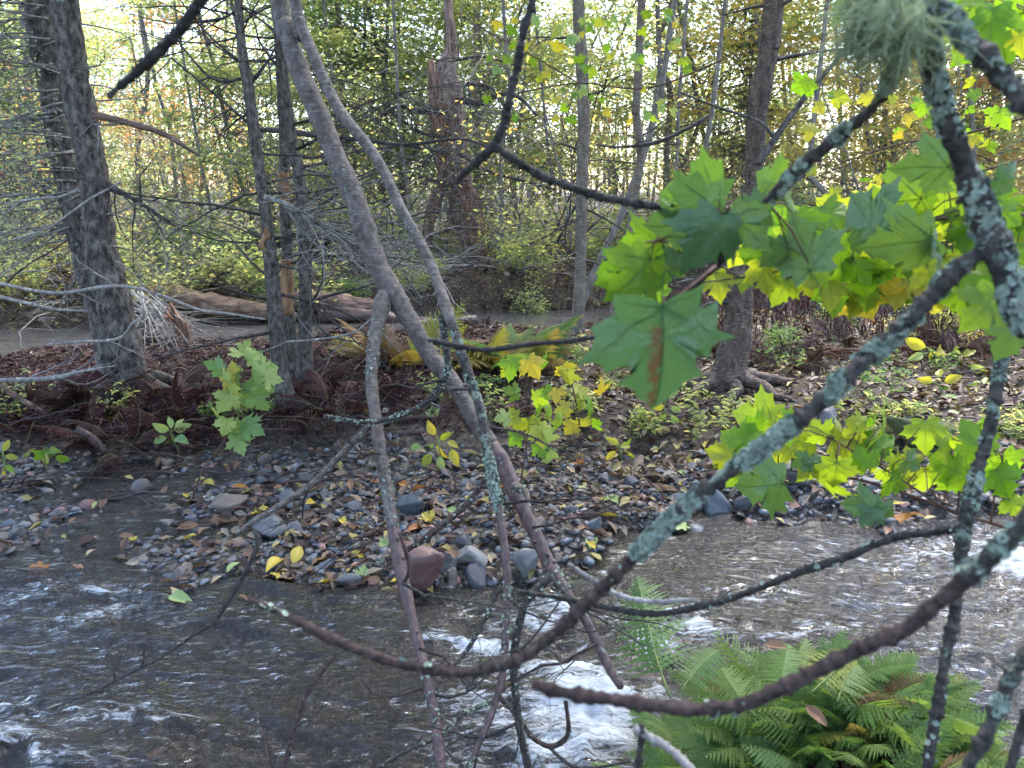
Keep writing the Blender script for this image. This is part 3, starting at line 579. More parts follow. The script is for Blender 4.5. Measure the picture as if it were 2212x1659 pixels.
for k, (u0, v0, u1, v1, wd) in enumerate(far_pts):
    y = 13 + 9 * ((k * 37) % 10) / 10
    rr = np.random.default_rng(100 + k); um = (u0 + u1) / 2 + rr.normal(0, 8)
    slim("thin_tree", f"thin pale {'straight' if abs(u0 - u1) < 25 else 'leaning'} stem {where((u1 * K - 512) / FPX * y, y)}", [(u0, v0, wd * .8), (u0 * .7 + u1 * .3 + rr.normal(0, 14), v0 + (v1 - v0) * .3, wd * .85), (um + rr.normal(0, 10), v0 + (v1 - v0) * .62, wd * .9), (u1, v1, wd), (u1, v1 + 60, wd * 1.1)], y, M['far_trunk'], twigs=11, tw=1.6, seed=100 + k, group="thin stems beyond the channel")

# dead cedar snag
yC = 13.6
T = Thing("cedar_snag", "dead red brown cedar trunk with shredded bark and tangled limbs", "tree", at_y(1025, 600, yC))
mb = MB(); tube(mb, extend_top(sink(vpath([(967, -10, 20), (972, 60, 26), (975, 110, 32), (962, 160, 40), (968, 220, 46), (978, 300, 44), (990, 380, 46), (1004, 440, 50), (1015, 520, 46), (1025, 640, 50)], yC)), 1.2), 26, .06, .75, 1.9, 13, along=.18); T.part("trunk", mb, M['cedarg'])
mb = MB(); tube(mb, vpath([(1002, 400, 34), (1016, 440, 44), (1028, 500, 40), (1035, 560, 34), (1042, 650, 40)], yC - .22), 18, .06, .75, 1.9, 15, along=.2)
T.part("split_trunk", mb, M['cedar'], label="red inner wood of the split trunk")
mb = MB(); tube(mb, vpath([(962, 360, 24), (945, 420, 32), (928, 480, 28), (920, 540, 24), (915, 600, 26)], yC - .1), 12, .06, .35, 1.4, 17, along=.3); T.part("split_trunk", mb, M['cedar'])
mb = MB(); tube(mb, vpath([(930, 130, 12), (936, 170, 26), (944, 240, 34), (952, 320, 24), (960, 380, 16)], yC - .2), 14, .06, .35, 1.5, 18, along=.25); T.part("split_trunk", mb, M['cedar'])
for q in ([(985, 215, 14), (1040, 222, 14), (1075, 205, 12), (1120, 210, 9), (1160, 250, 6)], [(990, 330, 12), (1020, 350, 12), (1060, 372, 9), (1150, 395, 6), (1200, 410, 4)], [(955, 240, 14), (900, 240, 12), (860, 230, 8), (800, 262, 5)],
          [(960, 300, 9), (900, 282, 8), (845, 240, 6)], [(970, 330, 10), (880, 315, 8), (820, 322, 6), (760, 330, 4)], [(1000, 390, 10), (960, 395, 9), (900, 380, 6)], [(1010, 180, 9), (1060, 190, 8), (1090, 230, 5)], [(990, 130, 6), (1040, 122, 6), (1110, 140, 4)]):
    mb = MB(); tube(mb, vpath(q, yC - .5), 7, .06, .2, 1, 3)
    for k in range(7):
        a = q[k % len(q)]; grow(mb, at_y(a[0], a[1], yC - .5), (rg.normal(0, .8), rg.normal(-.2, .4), rg.normal(-.15, .5)), rg.uniform(.5, 1.2), .011, rg, 2, .25, 3, 4)
    T.part("dead_limb", mb, M['twig_dark'])
mb = MB()
for k in range(210): grow(mb, at_y(rg.normal(985, 80), rg.uniform(60, 600), yC - rg.uniform(.1, .9)), (rg.normal(0, 1), rg.normal(-.2, .4), rg.normal(-.2, .5)), rg.uniform(.4, 1.4), .008, rg, 1, .3, 4, 4)
T.part("dead_twig", mb, M['twig_grey'], kind='stuff')

# ------------------------------------------------------------------ woods beyond the channel
def wood_tree(name, kind, h, R, h0, ncl, nl, size, seed, tr=.06):
    rng = np.random.default_rng(seed); tmb, cmb = MB(), MB(); P = []; p = np.zeros(3); d = np.array([rng.normal(0, .06), rng.normal(0, .06), 1.0])
    for k in range(9):
        P.append([*p, tr * (1 - .09 * k)]); d = d + np.array([*rng.normal(0, .11, 2), 0]); d[:2] *= .9; d /= np.linalg.norm(d); p = p + d * h / 8
    P[0][2] = -.4; tube(tmb, P, 8, .25, .12, .8, seed); Q = spline(P, .1); CC = []
    for k in range(ncl):
        z = h0 + (h - h0) * rng.uniform(0, 1); f = (z - h0) / (h - h0); rad = R * (.55 + .6 * math.sin(math.pi * min(1, f * .8 + .15))) * math.sqrt(rng.uniform(.03, 1)); a = rng.uniform(0, 2 * math.pi)
        c = np.array([math.cos(a) * rad, math.sin(a) * rad, z]); q = Q[int(np.clip((z - .35 * rad) / h, .05, .97) * (len(Q) - 1))]
        mid = (q[:3] + c) / 2 + rng.normal(0, .12, 3) + [0, 0, .1]; r = max(.006, q[3] * .28)
        tube(tmb, [[*q[:3], r], [*mid, r * .7], [*c, r * .35]], 4, .3); CC.append(c)
        m = max(4, int(nl / ncl * rng.uniform(.5, 1.5))); L = c + rng.normal(0, 1, (m, 3)) * [.46, .46, .15] * rng.uniform(.5, 1.35)
        leaf_cloud(cmb, L, rng.uniform(.6, 1.2, m) * size, rng, .5, .62)
    return tmb.mesh(name + "_trunk", M['far_trunk']), cmb.mesh(name + "_leaves", M['bg_' + kind])
WT = [("yellow green leafy tree in the woods beyond the channel", 'yg', 8.5, 1.9, 1.0, 74, 10500, 0.116), ("olive green leafy tree in the woods beyond the channel", 'ol', 9.5, 2.1, .8, 74, 10500, 0.116),
      ("golden leaved tree in the woods beyond the channel", 'gold', 8.0, 1.8, .8, 68, 8500, 0.110), ("yellow green leafy tree in the woods beyond the channel", 'yg', 10.5, 2.3, 1.6, 81, 11000, 0.121),
      ("orange tinged tree in the woods beyond the channel", 'orange', 7.5, 1.7, .7, 54, 6500, 0.110), ("green leafy tree in the woods beyond the channel", 'green', 8.0, 1.9, 1.0, 54, 6500, 0.110),
      ("pale green leafy tree in the woods beyond the channel", 'pale', 8.0, 1.9, .9, 61, 8000, 0.110)]
WM = [wood_tree("wood_tree", k, h, R, h0, a, b, s_, 300 + i) for i, (lb, k, h, R, h0, a, b, s_) in enumerate(WT)]
rw = np.random.default_rng(5)
def gap(u, v0=330):
    return (380 < u < 570) or (1640 < u < 1860) or (640 < u < 690) or (1300 < u < 1400)
nW = 0
for y in np.concatenate([np.linspace(15.2, 20, 15), np.linspace(20.5, 34, 36)]):
    x = rw.uniform(-.70, .70) * y; u = (x / (y * 1.0) * FPX + 512) / K; i = rw.choice(7, p=[.20, .19, .06, .15, .11, .12, .17])
    if gap(u) and rw.random() < (.85 if y < 24 else .7): continue
    o = link("woodland_tree", None, None, (x, y, float(zf(x, y)))); tag(o, f"{WT[i][0].split(' tree')[0].replace(' leafy', '').replace(' leaved', '')} tree {dist(y)}, {where(x, y)}", "tree", "woodland trees beyond the channel")
    o.rotation_euler = (rw.normal(0, .05), rw.normal(0, .05), rw.uniform(0, 6.28)); o.scale = (rw.uniform(.85, 1.2),) * 3
    link("trunk", WM[i][0], o); link("crown", WM[i][1], o); nW += 1
# small red maples glowing between the trunks
tm, cm = wood_tree("red_tree", 'red', 3.2, .5, 1.0, 16, 650, .08, 350, .03)
for k, (u, v, lb) in enumerate(((1470, 420, "small red leaved maple far back, right of the slender birches"), (392, 290, "small red leaved maple far back between the spruce and saplings"), (1240, 300, "small red leaved maple far back behind the straight pale birch"))):
    p = at_y(u, v, 21 + k); o = link("red_maple", None, None, (p[0], p[1], p[2] - 1.9)); tag(o, lb, "tree"); link("trunk", tm, o); link("crown", cm, o); o.rotation_euler = (0, 0, k * 2.0)
# spruces
def spruce(seed, h, R, h0):
    rng = np.random.default_rng(seed); a, b = MB(), MB(); tube(a, [[0, 0, -.3, .11], [0, .03, h * .5, .07], [0, 0, h, .01]], 8, .3, .1)
    for z in np.arange(h0, h * .97, .27):
        for j in range(6):
            an = rng.uniform(0, 6.28); L = R * (1 - z / h) ** .7 * rng.uniform(.7, 1.15) + .1; s = np.linspace(0, 1, 7)[:, None]
            dv = np.array([math.cos(an), math.sin(an), 0]); P = np.array([0, 0, z]) + dv * L * s + np.array([0, 0, -.35]) * L * s ** 1.4 + np.array([0, 0, .18]) * L * s ** 4
            tube(a, np.hstack([P, .012 * (1.1 - s)]), 4); m = int(60 * L) + 10; t = rng.uniform(.1, 1, m); C = np.stack([np.interp(t, s[:, 0], P[:, q]) for q in range(3)], -1)
            sd_ = np.cross(dv, [0, 0, 1]); C = C + (rng.normal(0, .16, m) * (1.15 - t) * L)[:, None] * sd_ + rng.normal(0, .02, (m, 3)); C[:, 2] -= .05 * rng.random(m); leaf_cloud(b, C, rng.uniform(.07, .15, m), rng, .6, .22, simple=True)
    return a.mesh("spruce_trunk", M['cedarg']), b.mesh("spruce_boughs", M['needle'])
SP = [spruce(1, 9, 2.0, .8), spruce(2, 10, 2.3, 2.4)]
for k, (u, y, lb, q, s_) in enumerate(((760, 19, "soft green spruce behind the leaning stems", 1, 1), (40, 14.5, "dark spruce at the edge of the channel, behind the thick two-trunk spruce", 0, 1.0), (1590, 17, "green spruce behind the stout brown birch", 0, .55), (2090, 18, "green spruce beyond the lichened limb", 1, .9),
                                 (-60, 11.9, "dark spruce crowding the far bank past the two-trunk spruce", 0, .8), (880, 27, "distant spruce left of the dead cedar", 0, 1), (1900, 26, "distant spruce over the maple spray", 1, 1))):
    x = (u * K - 512) / FPX * y; o = link("spruce_tree", None, None, (x, y, float(zf(x, y)))); tag(o, lb, "tree"); link("trunk", SP[q][0], o); link("crown", SP[q][1], o); o.rotation_euler = (0, 0, k * 1.3); o.scale = (s_,) * 3
# shrubs
def shrub(kind, h, R, nst, nl, size, seed, mt='twig_grey'):
    rng = np.random.default_rng(seed); a, b = MB(), MB(); ends = []
    for k in range(nst): grow(a, (rng.normal(0, .12), rng.normal(0, .12), -.1), (rng.normal(0, .35), rng.normal(0, .35), 1), h * rng.uniform(.6, 1.1), .011, rng, 2, .12, 4, 4, 0, 1, 0, ends)
    E = np.array(ends); C = E[rng.integers(0, len(E), nl)] + rng.normal(0, .10, (nl, 3)); C = C[C[:, 2] > .1]
    leaf_cloud(b, C, rng.uniform(.6, 1.25, len(C)) * size, rng, .55, .6); return a.mesh("shrub_stems", M[mt]), b.mesh("shrub_leaves", M['bg_' + kind])
SHR = [("yellow green", shrub('yg', 1.3, .6, 7, 1190, .085, 401)), ("olive", shrub('ol', 1.5, .6, 7, 1020, .075, 402)), ("golden", shrub('gold', 1.1, .5, 6, 765, .07, 403)), ("pale green", shrub('pale', .9, .5, 6, 714, .09, 404)), ("green", shrub('green', .8, .5, 5, 646, .085, 405)), ("tall thin stemmed", shrub('pale', 2.9, .6, 13, 420, .08, 407, 'twig_pale')), ("bare stemmed", shrub('gold', 1.9, .6, 9, 204, .06, 406))]
def put_shrub(i, x, y, s=1.0, lb=None, gr="shrubs along the far bank"):
    n_, (a, b) = SHR[i]; o = link("shrub", None, None, (x, y, float(zf(x, y)))); tag(o, lb or f"{n_} shrub {'at the channel bank' if y < chan_y(x) + 3.3 else 'back in the undergrowth'} {where(x, y, .5)}", "shrub", gr if not lb else None)
    link("stem", a, o); link("foliage", b, o); o.rotation_euler = (0, 0, rw.uniform(0, 6.28)); o.scale = (s,) * 3
for k in range(125):
    y0 = 1.5 + 6.5 * rw.random() ** 1.4; x = rw.uniform(-.72, .72) * (9.5 + y0); y = chan_y(x) + y0; u_ = (x / y * FPX + 512) / K
    if y < 13.6 and (880 < u_ < 1090 or 1215 < u_ < 1285): continue
    put_shrub(rw.choice(7, p=[.15, .13, .06, .17, .13, .18, .18]), x, y, rw.uniform(.55, 1.05))
for u, v, i, s_, lb in ((55, 640, 0, .55, "broad leaved yellow green bush at the channel edge, left of the two-trunk spruce"), (110, 560, 3, .8, "pale green bush behind the rotting log's left end"), (330, 570, 4, .7, "green leafy bush just above the rotting log"), (460, 610, 3, .6, "pale green shrub leaning over the rotting log"),
                        (905, 640, 0, .5, "yellow green sprig between the leaning stems at the channel"), (1140, 690, 3, .6, "tall weedy plant with pale leaves beside the yellow green fern"), (1830, 720, 4, .5, "small green leafed plant on the island right of the brown birch"),
                        (1990, 735, 0, .5, "yellow leaved plant beyond the long lichened branch"), (2130, 740, 2, .5, "golden leaved plant on the island at the right edge"), (1700, 760, 4, .35, "low green plant at the foot of the brown birch")):
    g = G(u, v); put_shrub(i, g[0], g[1], s_, lb)
# brush and dead tops lying along the far bank, and the leaves under them
for k in range(26):
    x = rw.uniform(-.7, .7) * 12.5; y = chan_y(x) + rw.uniform(1.2, 3.2); z = float(zf(x, y)); T = Thing("brush_pile", f"grey brush tangle on the far bank {where(x, y, .3)}", "brush", (x, y, z), "dead brush along the far bank"); mb = MB()
    for q in range(9): grow(mb, (x + rw.normal(0, .5), y + rw.normal(0, .3), z + rw.uniform(.0, .35)), (rw.normal(0, 1), rw.normal(0, .5), rw.normal(.12, .25)), rw.uniform(.8, 2.2), rw.uniform(.008, .022), rw, 2, .2, 4, 4, .02)
    T.part("dead_branch", mb, M[('twig_grey', 'twig_dark', 'twig_grey', 'drift')[k % 4]], kind='stuff')
x = rw.uniform(-11, 13, 9000); y = chan_y(x) + 1.0 + 6 * rw.random(9000) ** 1.5; mb = MB(); leaf_cloud(mb, xyz(x, y, zf(x, y) + .02 + .05 * rw.random(9000)), rw.uniform(.06, .13, 9000), rw, .6, .55)
tag(link("bank_leaves", mb.mesh("bank_leaves", M['lit_floor'])), "fallen leaves on the far bank", None, None, 'stuff')
# bare twiggy saplings filling the wood
TW = []
for k in range(5):
    r_ = np.random.default_rng(900 + k); a, b = MB(), MB(); e_ = []
    for q in range(3): grow(a, (r_.normal(0, .15), r_.normal(0, .15), -.2), (r_.normal(0, .3), r_.normal(0, .3), 1), 5.0 * r_.uniform(.6, 1.1), .022, r_, 3, .13, 5, 5, 0, 1, 0, e_)
    E = np.array(e_); E = E[r_.integers(0, len(E), 500)] + r_.normal(0, .14, (500, 3)); leaf_cloud(b, E, r_.uniform(.06, .11, 500), r_, .55, .6); TW.append((a.mesh("twig_tree_stems", M[('twig_grey', 'twig_dark', 'far_trunk', 'twig_grey', 'twig_dark')[k]]), b.mesh("twig_tree_leaves", M['bg_' + ('gold', 'yg', 'pale', 'ol', 'orange')[k]])))
for k in range(58):
    y = 12.6 + 9 * rw.random() ** 1.2; x = rw.uniform(-.7, .7) * y
    if y < chan_y(x) + 1.9 or (y < 14 and 890 < (x / y * FPX + 512) / K < 1085): continue
    o = link("twiggy_sapling", None, None, (x, y, float(zf(x, y)))); tag(o, f"thin twiggy sapling {dist(y)}, {where(x, y)}", "tree", "twiggy saplings in the wood"); link("stem", TW[k % 5][0], o); link("foliage", TW[k % 5][1], o); o.rotation_euler = (rw.normal(0, .08), rw.normal(0, .08), rw.uniform(0, 6.28)); o.scale = (rw.uniform(.6, 1.1),) * 3
# distant wood as one mass
rng = np.random.default_rng(6); n = 26000; y = rng.uniform(36, 62, n); x = rng.uniform(-.8, .8, n) * y; cl = fbm(xyz(x * .35, y * .2, 0), 3, 8)
z = np.abs(rng.normal(0, 1, n)) * 4.2 * (1 + .8 * cl) + .3; ok = (fbm(xyz(x * .3, z * .35, 2), 3, 18) > -.08); u_ = (x / y * FPX + 512) / K; ok &= ~(((np.abs(u_ - 470) < 95) | (np.abs(u_ - 1750) < 120)) & (rng.random(n) < .8)); mb = MB(); leaf_cloud(mb, xyz(x, y, z)[ok] + [0, 0, .5], rng.uniform(.14, .34, ok.sum()), rng, .7, .7)
for k in range(120):
    yy = rng.uniform(34, 60); xx = rng.uniform(-.75, .75) * yy; hh = rng.uniform(6, 13); tube(mb, [[xx, yy, -.5, .11], [xx + rng.normal(0, .3), yy, hh * .5, .09], [xx + rng.normal(0, .6), yy, hh, .03]], 5, 2.0, mi=1)
tag(link("far_woods", mb.mesh("far_woods", [M['bg_yg'], M['far_trunk']])), "hazy yellow green wood behind the nearer trees", None, None, 'stuff')

# ------------------------------------------------------------------ logs, snags and sticks
def log(name, label, cat, pts, y, mat, rough=.22, sides=18, seed=1, step=.04, freq=1.4, yt=None, branch=0):
    T = Thing(name, label, cat, at_y(pts[0][0], pts[0][1], y)); mb = MB(); tube(mb, vpath(pts, y, yt), sides, step, rough, freq, seed, flat_end=True, along=.35); T.part("trunk" if branch else "log", mb, mat); return T
log("rotting_log", "orange brown rotting log lying along the far bank of the channel", "log", [(275, 628, 32), (330, 634, 40), (400, 645, 42), (470, 660, 42), (530, 668, 40), (590, 676, 36), (640, 688, 22)], 10.55, M['log'], .55, 22, 3, .03, 2.2)
log("rotting_log", "dull brown log behind the three saplings at the channel edge", "log", [(560, 650, 34), (640, 650, 44), (720, 655, 46), (800, 662, 42), (850, 668, 30)], 10.8, M['log2'], .5, 22, 4, .03, 2.2)
log("fallen_log", "dark fallen trunk half in the water beyond the leaning stems", "log", [(690, 682, 30), (760, 684, 38), (840, 690, 34), (930, 700, 22)], 10.5, M['drift'], .5, 16, 5)
log("fallen_birch", "short pale birch log on the channel bank left of the fern", "log", [(905, 700, 18), (960, 696, 20), (1030, 690, 18)], 10.2, M['birch'], .15, 12, 6)
log("far_log", "long grey log lying behind the straight pale birch", "log", [(1080, 600, 14), (1200, 590, 16), (1330, 582, 12)], 15.0, M['twig_grey'], .2, 10, 7)
log("wet_log", "short dark wet log at the edge of the riffle behind the leaning stems", "log", [(828, 906, 14), (870, 905, 15), (925, 902, 13)], float(G(870, 912)[1]), M['drift'], .2, 10, 8)
log("wet_log", "dark sunken log just below the short wet one", "log", [(790, 936, 12), (850, 938, 14), (915, 934, 12)], float(G(850, 942)[1]), M['drift'], .2, 10, 9)
log("dark_log", "dark log on the leaf litter at the right edge, behind the grey twig", "log", [(2130, 930, 22), (2175, 918, 22), (2230, 902, 24)], float(G(2170, 935)[1]), M['drift'], .2, 12, 10)
# splintered snag left of the saplings
ys = float(G(395, 765)[1]); T = Thing("splintered_snag", "splintered brown snag leaning out of the channel between spruce and saplings", "dead tree", G(400, 770)); mb = MB()
for k in range(7): tube(mb, vpath([(352 + 5 * k, 655 + 9 * abs(k - 3), 7), (375 + 4 * k, 700, 11), (398 + 2 * k, 745, 13), (408 + k, 790, 13)], ys + .04 * (k % 3)), 6, .04, .3, 1, k)
T.part("trunk", mb, M['cedar'])
mb = MB()
for k in range(34):
    a = at_y(300 + rg.normal(0, 16), 640 + rg.normal(0, 18), ys + 1.0 + rg.normal(0, .3)); b = G(420 + rg.normal(0, 50), 775 + rg.normal(0, 25)); grow(mb, a, b - a, np.linalg.norm(b - a) * rg.uniform(.7, 1.1), .009, rg, 1, .05, 3, 4)
T.part("dead_twig", mb, M['twig_grey'], kind='stuff')
def near_mark(x, y):
    p = np.array([x, y, float(zf(x, y, False))]); d = float((p - CP) @ FW); u = (p[0] / d * FPX + 512) / K
    for lim, tx in ((200, "at far left"), (480, "left of the bent twig"), (790, "left of the hanging stem"), (960, "by the red rock"), (1190, "right of the red rock"), (1450, "right of the main stem"), (1750, "below the maple spray"), (9999, "by the upright grey twig")):
        if u < lim: return tx
def stick(label, pts, mat, y=None, group=None, cat="stick", kids=0, seed=1, lie=True):
    P = [];
    for (u, v, wd) in pts:
        p = at_y(u, v, y) if y is not None else G(u, v, .02); d = float((p - CP) @ FW); P.append([*p, wr(wd, d)])
    T = Thing("stick" if cat == "stick" else "fallen_branch", label, cat, P[0][:3], group); mb = MB(); tube(mb, P, 7, .04, .15, .8, seed); rng = np.random.default_rng(seed)
    for k in range(kids): q = P[k % len(P)]; grow(mb, q[:3], (rng.normal(.3, .6), rng.normal(0, .4), rng.normal(.1, .3)), .4, q[3] * .5, rng, 1, .2, 3, 4)
    T.part("shaft", mb, mat)
stick("long bleached branch arching in front of the two-trunk spruce", [(-20, 608, 7), (117, 633, 8), (247, 618, 8), (333, 633, 6), (433, 670, 6), (483, 676, 5), (573, 690, 4)], M['twig_pale'], yL - .3, None, "branch", 4, 1)
stick("pale forked branch crossing the foot of the spruce with an upturned end", [(100, 745, 4), (170, 738, 6), (233, 736, 6), (267, 726, 7), (284, 700, 5), (300, 688, 4)], M['twig_pale'], yL - .35, None, "branch", 3, 2)
stick("grey branch sloping down at the left edge over the channel", [(-20, 636, 9), (60, 655, 8), (120, 668, 6), (190, 672, 4)], M['twig_pale'], yL - .2, None, "branch", 3, 3)
stick("lichen crusted stick on the left shore", [(-20, 822, 10), (60, 820, 11), (120, 816, 12), (180, 802, 7), (250, 790, 4)], M['twig_grey'], yL - .5, None, "branch", 8, 4)
stick("pinkish brown pole slanting down into the dead bracken at left", [(-10, 828, 14), (80, 885, 15), (130, 912, 14), (163, 928, 13)], M['log2'], float(G(160, 930)[1]) + .1, None, "branch", 0, 5)
stick("black end of a pole poking toward the riffle at left", [(165, 928, 20), (200, 948, 20), (232, 985, 15)], M['drift'], float(G(200, 990)[1]), None, "branch", 0, 6)
stick("long dark curved stick in the litter right of the brown birch", [(1700, 845, 6), (1780, 850, 9), (1841, 870, 10), (1885, 890, 10), (1921, 913, 8)], M['drift'], None, None, "branch", 3, 7)
stick("pale stick forking off the dark curved one", [(1921, 913, 6), (1960, 903, 7), (2008, 892, 5)], M['twig_grey'], None, None, "branch", 0, 8)
stick("thin bent sticks washed up at the foot of the gravel bar", [(340, 1302, 6), (460, 1275, 6), (560, 1270, 5), (700, 1300, 3)], M['drift'], None, None, "branch", 2, 9)
stick("grey lichened twig on the far shore right of the saplings", [(620, 738, 5), (680, 734, 5), (760, 720, 5), (800, 690, 4)], M['twig_grey'], yS - .2, None, "branch", 4, 10)
stick("reddish forked stick on the shaded litter behind the hanging stem", [(850, 880, 4), (880, 868, 5), (930, 870, 5), (960, 886, 3)], M['twig_grey'], None, None, "branch", 1, 11)
stick("submerged red brown stick leading down into the current", [(865, 1265, 22), (800, 1318, 20), (750, 1350, 17), (715, 1405, 14)], M['stem_red'], None, None, "branch", 0, 12)
ZONES = [(110, -40, 830, 770, 985, 'drift', "maroon stick in dead bracken", "driftwood sticks on the left shore"), (50, 180, 830, 690, 770, 'twig_grey', "bleached stick by the channel", "bleached sticks by the channel"),
         (36, 0, 760, 985, 1120, 'drift', "dark wet stick", "wet sticks in the riffle"), (34, 1350, 2200, 780, 960, 'drift', "brown stick in leaf litter", "sticks in the right hand leaf litter"), (46, 150, 620, 640, 712, 'twig_grey', "grey stick heaped", "sticks heaped under the rotting log")]
for (n, u0, u1, v0, v1, mt, lb, gr) in ZONES:
    for k in range(n):
        p = G(rg.uniform(u0, u1), rg.uniform(v0, v1)); L = rg.uniform(.18, .75) * (1.4 if 'log' in gr else 1); a = rg.normal(0, .6) + (math.pi if rg.random() < .5 else 0); r = rg.uniform(.004, .012); P = []; e = rg.normal(.08, .14); cv = rg.normal(0, .22)
        for s in np.linspace(0, 1, 6): P.append([p[0] + math.cos(a + cv * s) * L * s, p[1] + math.sin(a + cv * s) * L * s * .8, p[2] + .025 + max(0, e) * L * s + .012 * rg.normal(), r * (1 - .6 * s)])
        mb = MB(); tube(mb, P, 5, .08, .15, .8, k)
        if rg.random() < .5: q = P[2]; grow(mb, q[:3], (math.cos(a + .7), math.sin(a + .7), .2), L * .4, r * .5, rg, 0, .15, 0, 4)
        o = link("stick", mb.mesh("stick", M[mt], P[0][:3]), None, tuple(P[0][:3])); tag(o, f"{'thick' if r > .009 else 'thin'} {'short' if L < .4 else 'long'} {lb} {near_mark(p[0], p[1]) if p[1] < 7 else where(p[0], p[1], .2)}", "stick", gr)

# ------------------------------------------------------------------ litter, pebbles, stones, fallen leaves
def scatter(n, f, rng):
    """n points in the polygonal area given by a density function over world x, y"""
    o = []
    while sum(len(a) for a in o) < n:
        x = rng.uniform(-5, 6.5, n * 3); y = rng.uniform(1.2, 9.5, n * 3); k = rng.random(n * 3) < f(x, y); o.append(np.stack([x[k], y[k]], -1))
    return np.concatenate(o)[:n]
def inview(x, y, z, m=20):
    d = y * CT - (z - H) * ST; px = x / d * FPX + 512; py = -((z - H) * CT + y * ST) / d * FPX + 384; return (px > -m) & (px < 1024 + m) & (py > -m) & (py < 768 + m)
def D_bar(x, y): return ss(-2.3, -.7, x) * ss(2.95, 3.2, y) * ss(5.0, 4.2, y) * (zf(x, y, False) > -.03)
def D_riff(x, y): return ss(-.3, -.8, x) * ss(2.9, 3.3, y) * ss(5.0, 4.7, y)
def D_left(x, y): return ss(.35, -.3, x) * ss(4.75, 5.15, y) * (zf(x, y, False) > .02) * (y < 8.4)
def D_right(x, y): return ss(-.6, .4, x) * ss(4.1, 4.8, y) * (zf(x, y, False) > .0) * (y < 10)
rng = np.random.default_rng(15)
q = scatter(19000, D_left, rng); z = zf(q[:, 0], q[:, 1]); mb = MB(); cl = np.clip(fbm(xyz(q[:, 0] * 2.2, q[:, 1] * 2.2, 0), 3, 3) + .5, 0.1, 1)
leaf_cloud(mb, np.column_stack([q, z + .01 + rng.random(len(q)) * .13 * cl]), rng.uniform(.05, .16, len(q)), rng, .9, .12, simple=True)
q = scatter(3800, lambda x, y: D_right(x, y) * ss(6.4, 7.2, y) * ss(.9, 1.5, x), rng); z = zf(q[:, 0], q[:, 1]); leaf_cloud(mb, np.column_stack([q, z + .02 + rng.random(len(q)) * .42]), rng.uniform(.10, .26, len(q)), rng, 1.5, .07, simple=True, droop=3.5)
tag(link("dead_bracken", mb.mesh("dead_bracken", M['litter'])), "dark maroon dead bracken matted over the island", None, None, 'stuff')
q = np.concatenate([scatter(8500, D_right, rng), scatter(1300, D_left, rng), scatter(1500, D_bar, rng), scatter(200, D_riff, rng)]); z = np.maximum(zf(q[:, 0], q[:, 1]), .01); mb = MB()
leaf_cloud(mb, np.column_stack([q, z + .008 + rng.random(len(q)) * .03]), rng.uniform(.045, .105, len(q)), rng, .42, .5); tag(link("leaf_litter", mb.mesh("leaf_litter", M['lit_floor'])), "brown and tan fallen leaves covering the island floor", None, None, 'stuff')
import bmesh
def ico(sub):
    bm = bmesh.new(); bmesh.ops.create_icosphere(bm, subdivisions=sub, radius=1); v = np.array([x.co[:] for x in bm.verts]); f = np.array([[y.index for y in x.verts] for x in bm.faces]); bm.free(); return v, f
ICO = {k: ico(k) for k in (1, 2, 3)}
def stone_v(sub, seed, cuts=7, flat=.62):
    v, f = ICO[sub]; v = v.copy(); rng = np.random.default_rng(seed)
    for k in range(cuts):
        n_ = rng.normal(size=3); n_ /= np.linalg.norm(n_); d = rng.uniform(.32, .72); e = np.maximum(0, v @ n_ - d); v = v - n_ * e[:, None] * .97
    v *= 1 + .09 * fbm(v * 2.6 + seed, 4, seed)[:, None] + .05 * fbm(v * 7 + seed, 2, seed)[:, None]; v *= [1, rng.uniform(.65, .95), flat * rng.uniform(.75, 1.2)]; return v / np.abs(v[:, :2]).max(), f
vs = [stone_v(1, 700 + k, 10, .5) for k in range(14)]
def D_peb(x, y): return np.maximum(D_bar(x, y), np.maximum(.75 * D_riff(x, y), .5 * ss(2.2, 3.0, y) * ss(4.4, 3.9, y) * ss(.4, 1.2, x) + .22 * ss(1.7, 2.2, y) * (y < 3.2)))
q = scatter(9500, D_peb, rng); mb = MB(); zz = zf(q[:, 0], q[:, 1])
for k in range(len(q)):
    v, f = vs[k % 14]; a = rng.uniform(0, 6.28); s = rng.uniform(.012, .036) * rng.choice([1, 1, 1.3]); c_, s_ = math.cos(a), math.sin(a); R = np.array([[c_, -s_, 0], [s_, c_, 0], [0, 0, 1]]); mb.add((v @ R.T) * s + [q[k, 0], q[k, 1], zz[k] + s * .2], f, rng.choice(5, p=[.34, .24, .2, .08, .14]))
tag(link("gravel", mb.mesh("gravel", [M['st_' + k] for k in ('grey', 'dark', 'brown', 'red', 'blue grey')], smooth=False)), "mixed grey and brown pebbles of the bar and stream bed", None, None, 'stuff')
SK = ['grey', 'dark', 'brown', 'red', 'pale', 'blue grey']; SME = {}
for k in range(9):
    v, f = stone_v(3, 800 + k, 12)
    for c in SK: mb = MB(); mb.add(v, f); SME[k, c] = mb.mesh("stone", M['st_' + c])
def in_region(x, y):
    if y < 3.0: return "half drowned in the near current", "stones in the near current"
    w_ = near_mark(x, y); b_ = "at the water's edge" if y < 3.5 else ("mid bar" if y < 4.1 else "at the back of the bar")
    if x < -.75: return "in the shallow riffle " + w_, "stones in the shallow riffle"
    if x < .75: return b_ + " " + w_, "stones on the gravel bar"
    return "on the gravel shore " + w_, "stones on the right hand shore"
BIG = []
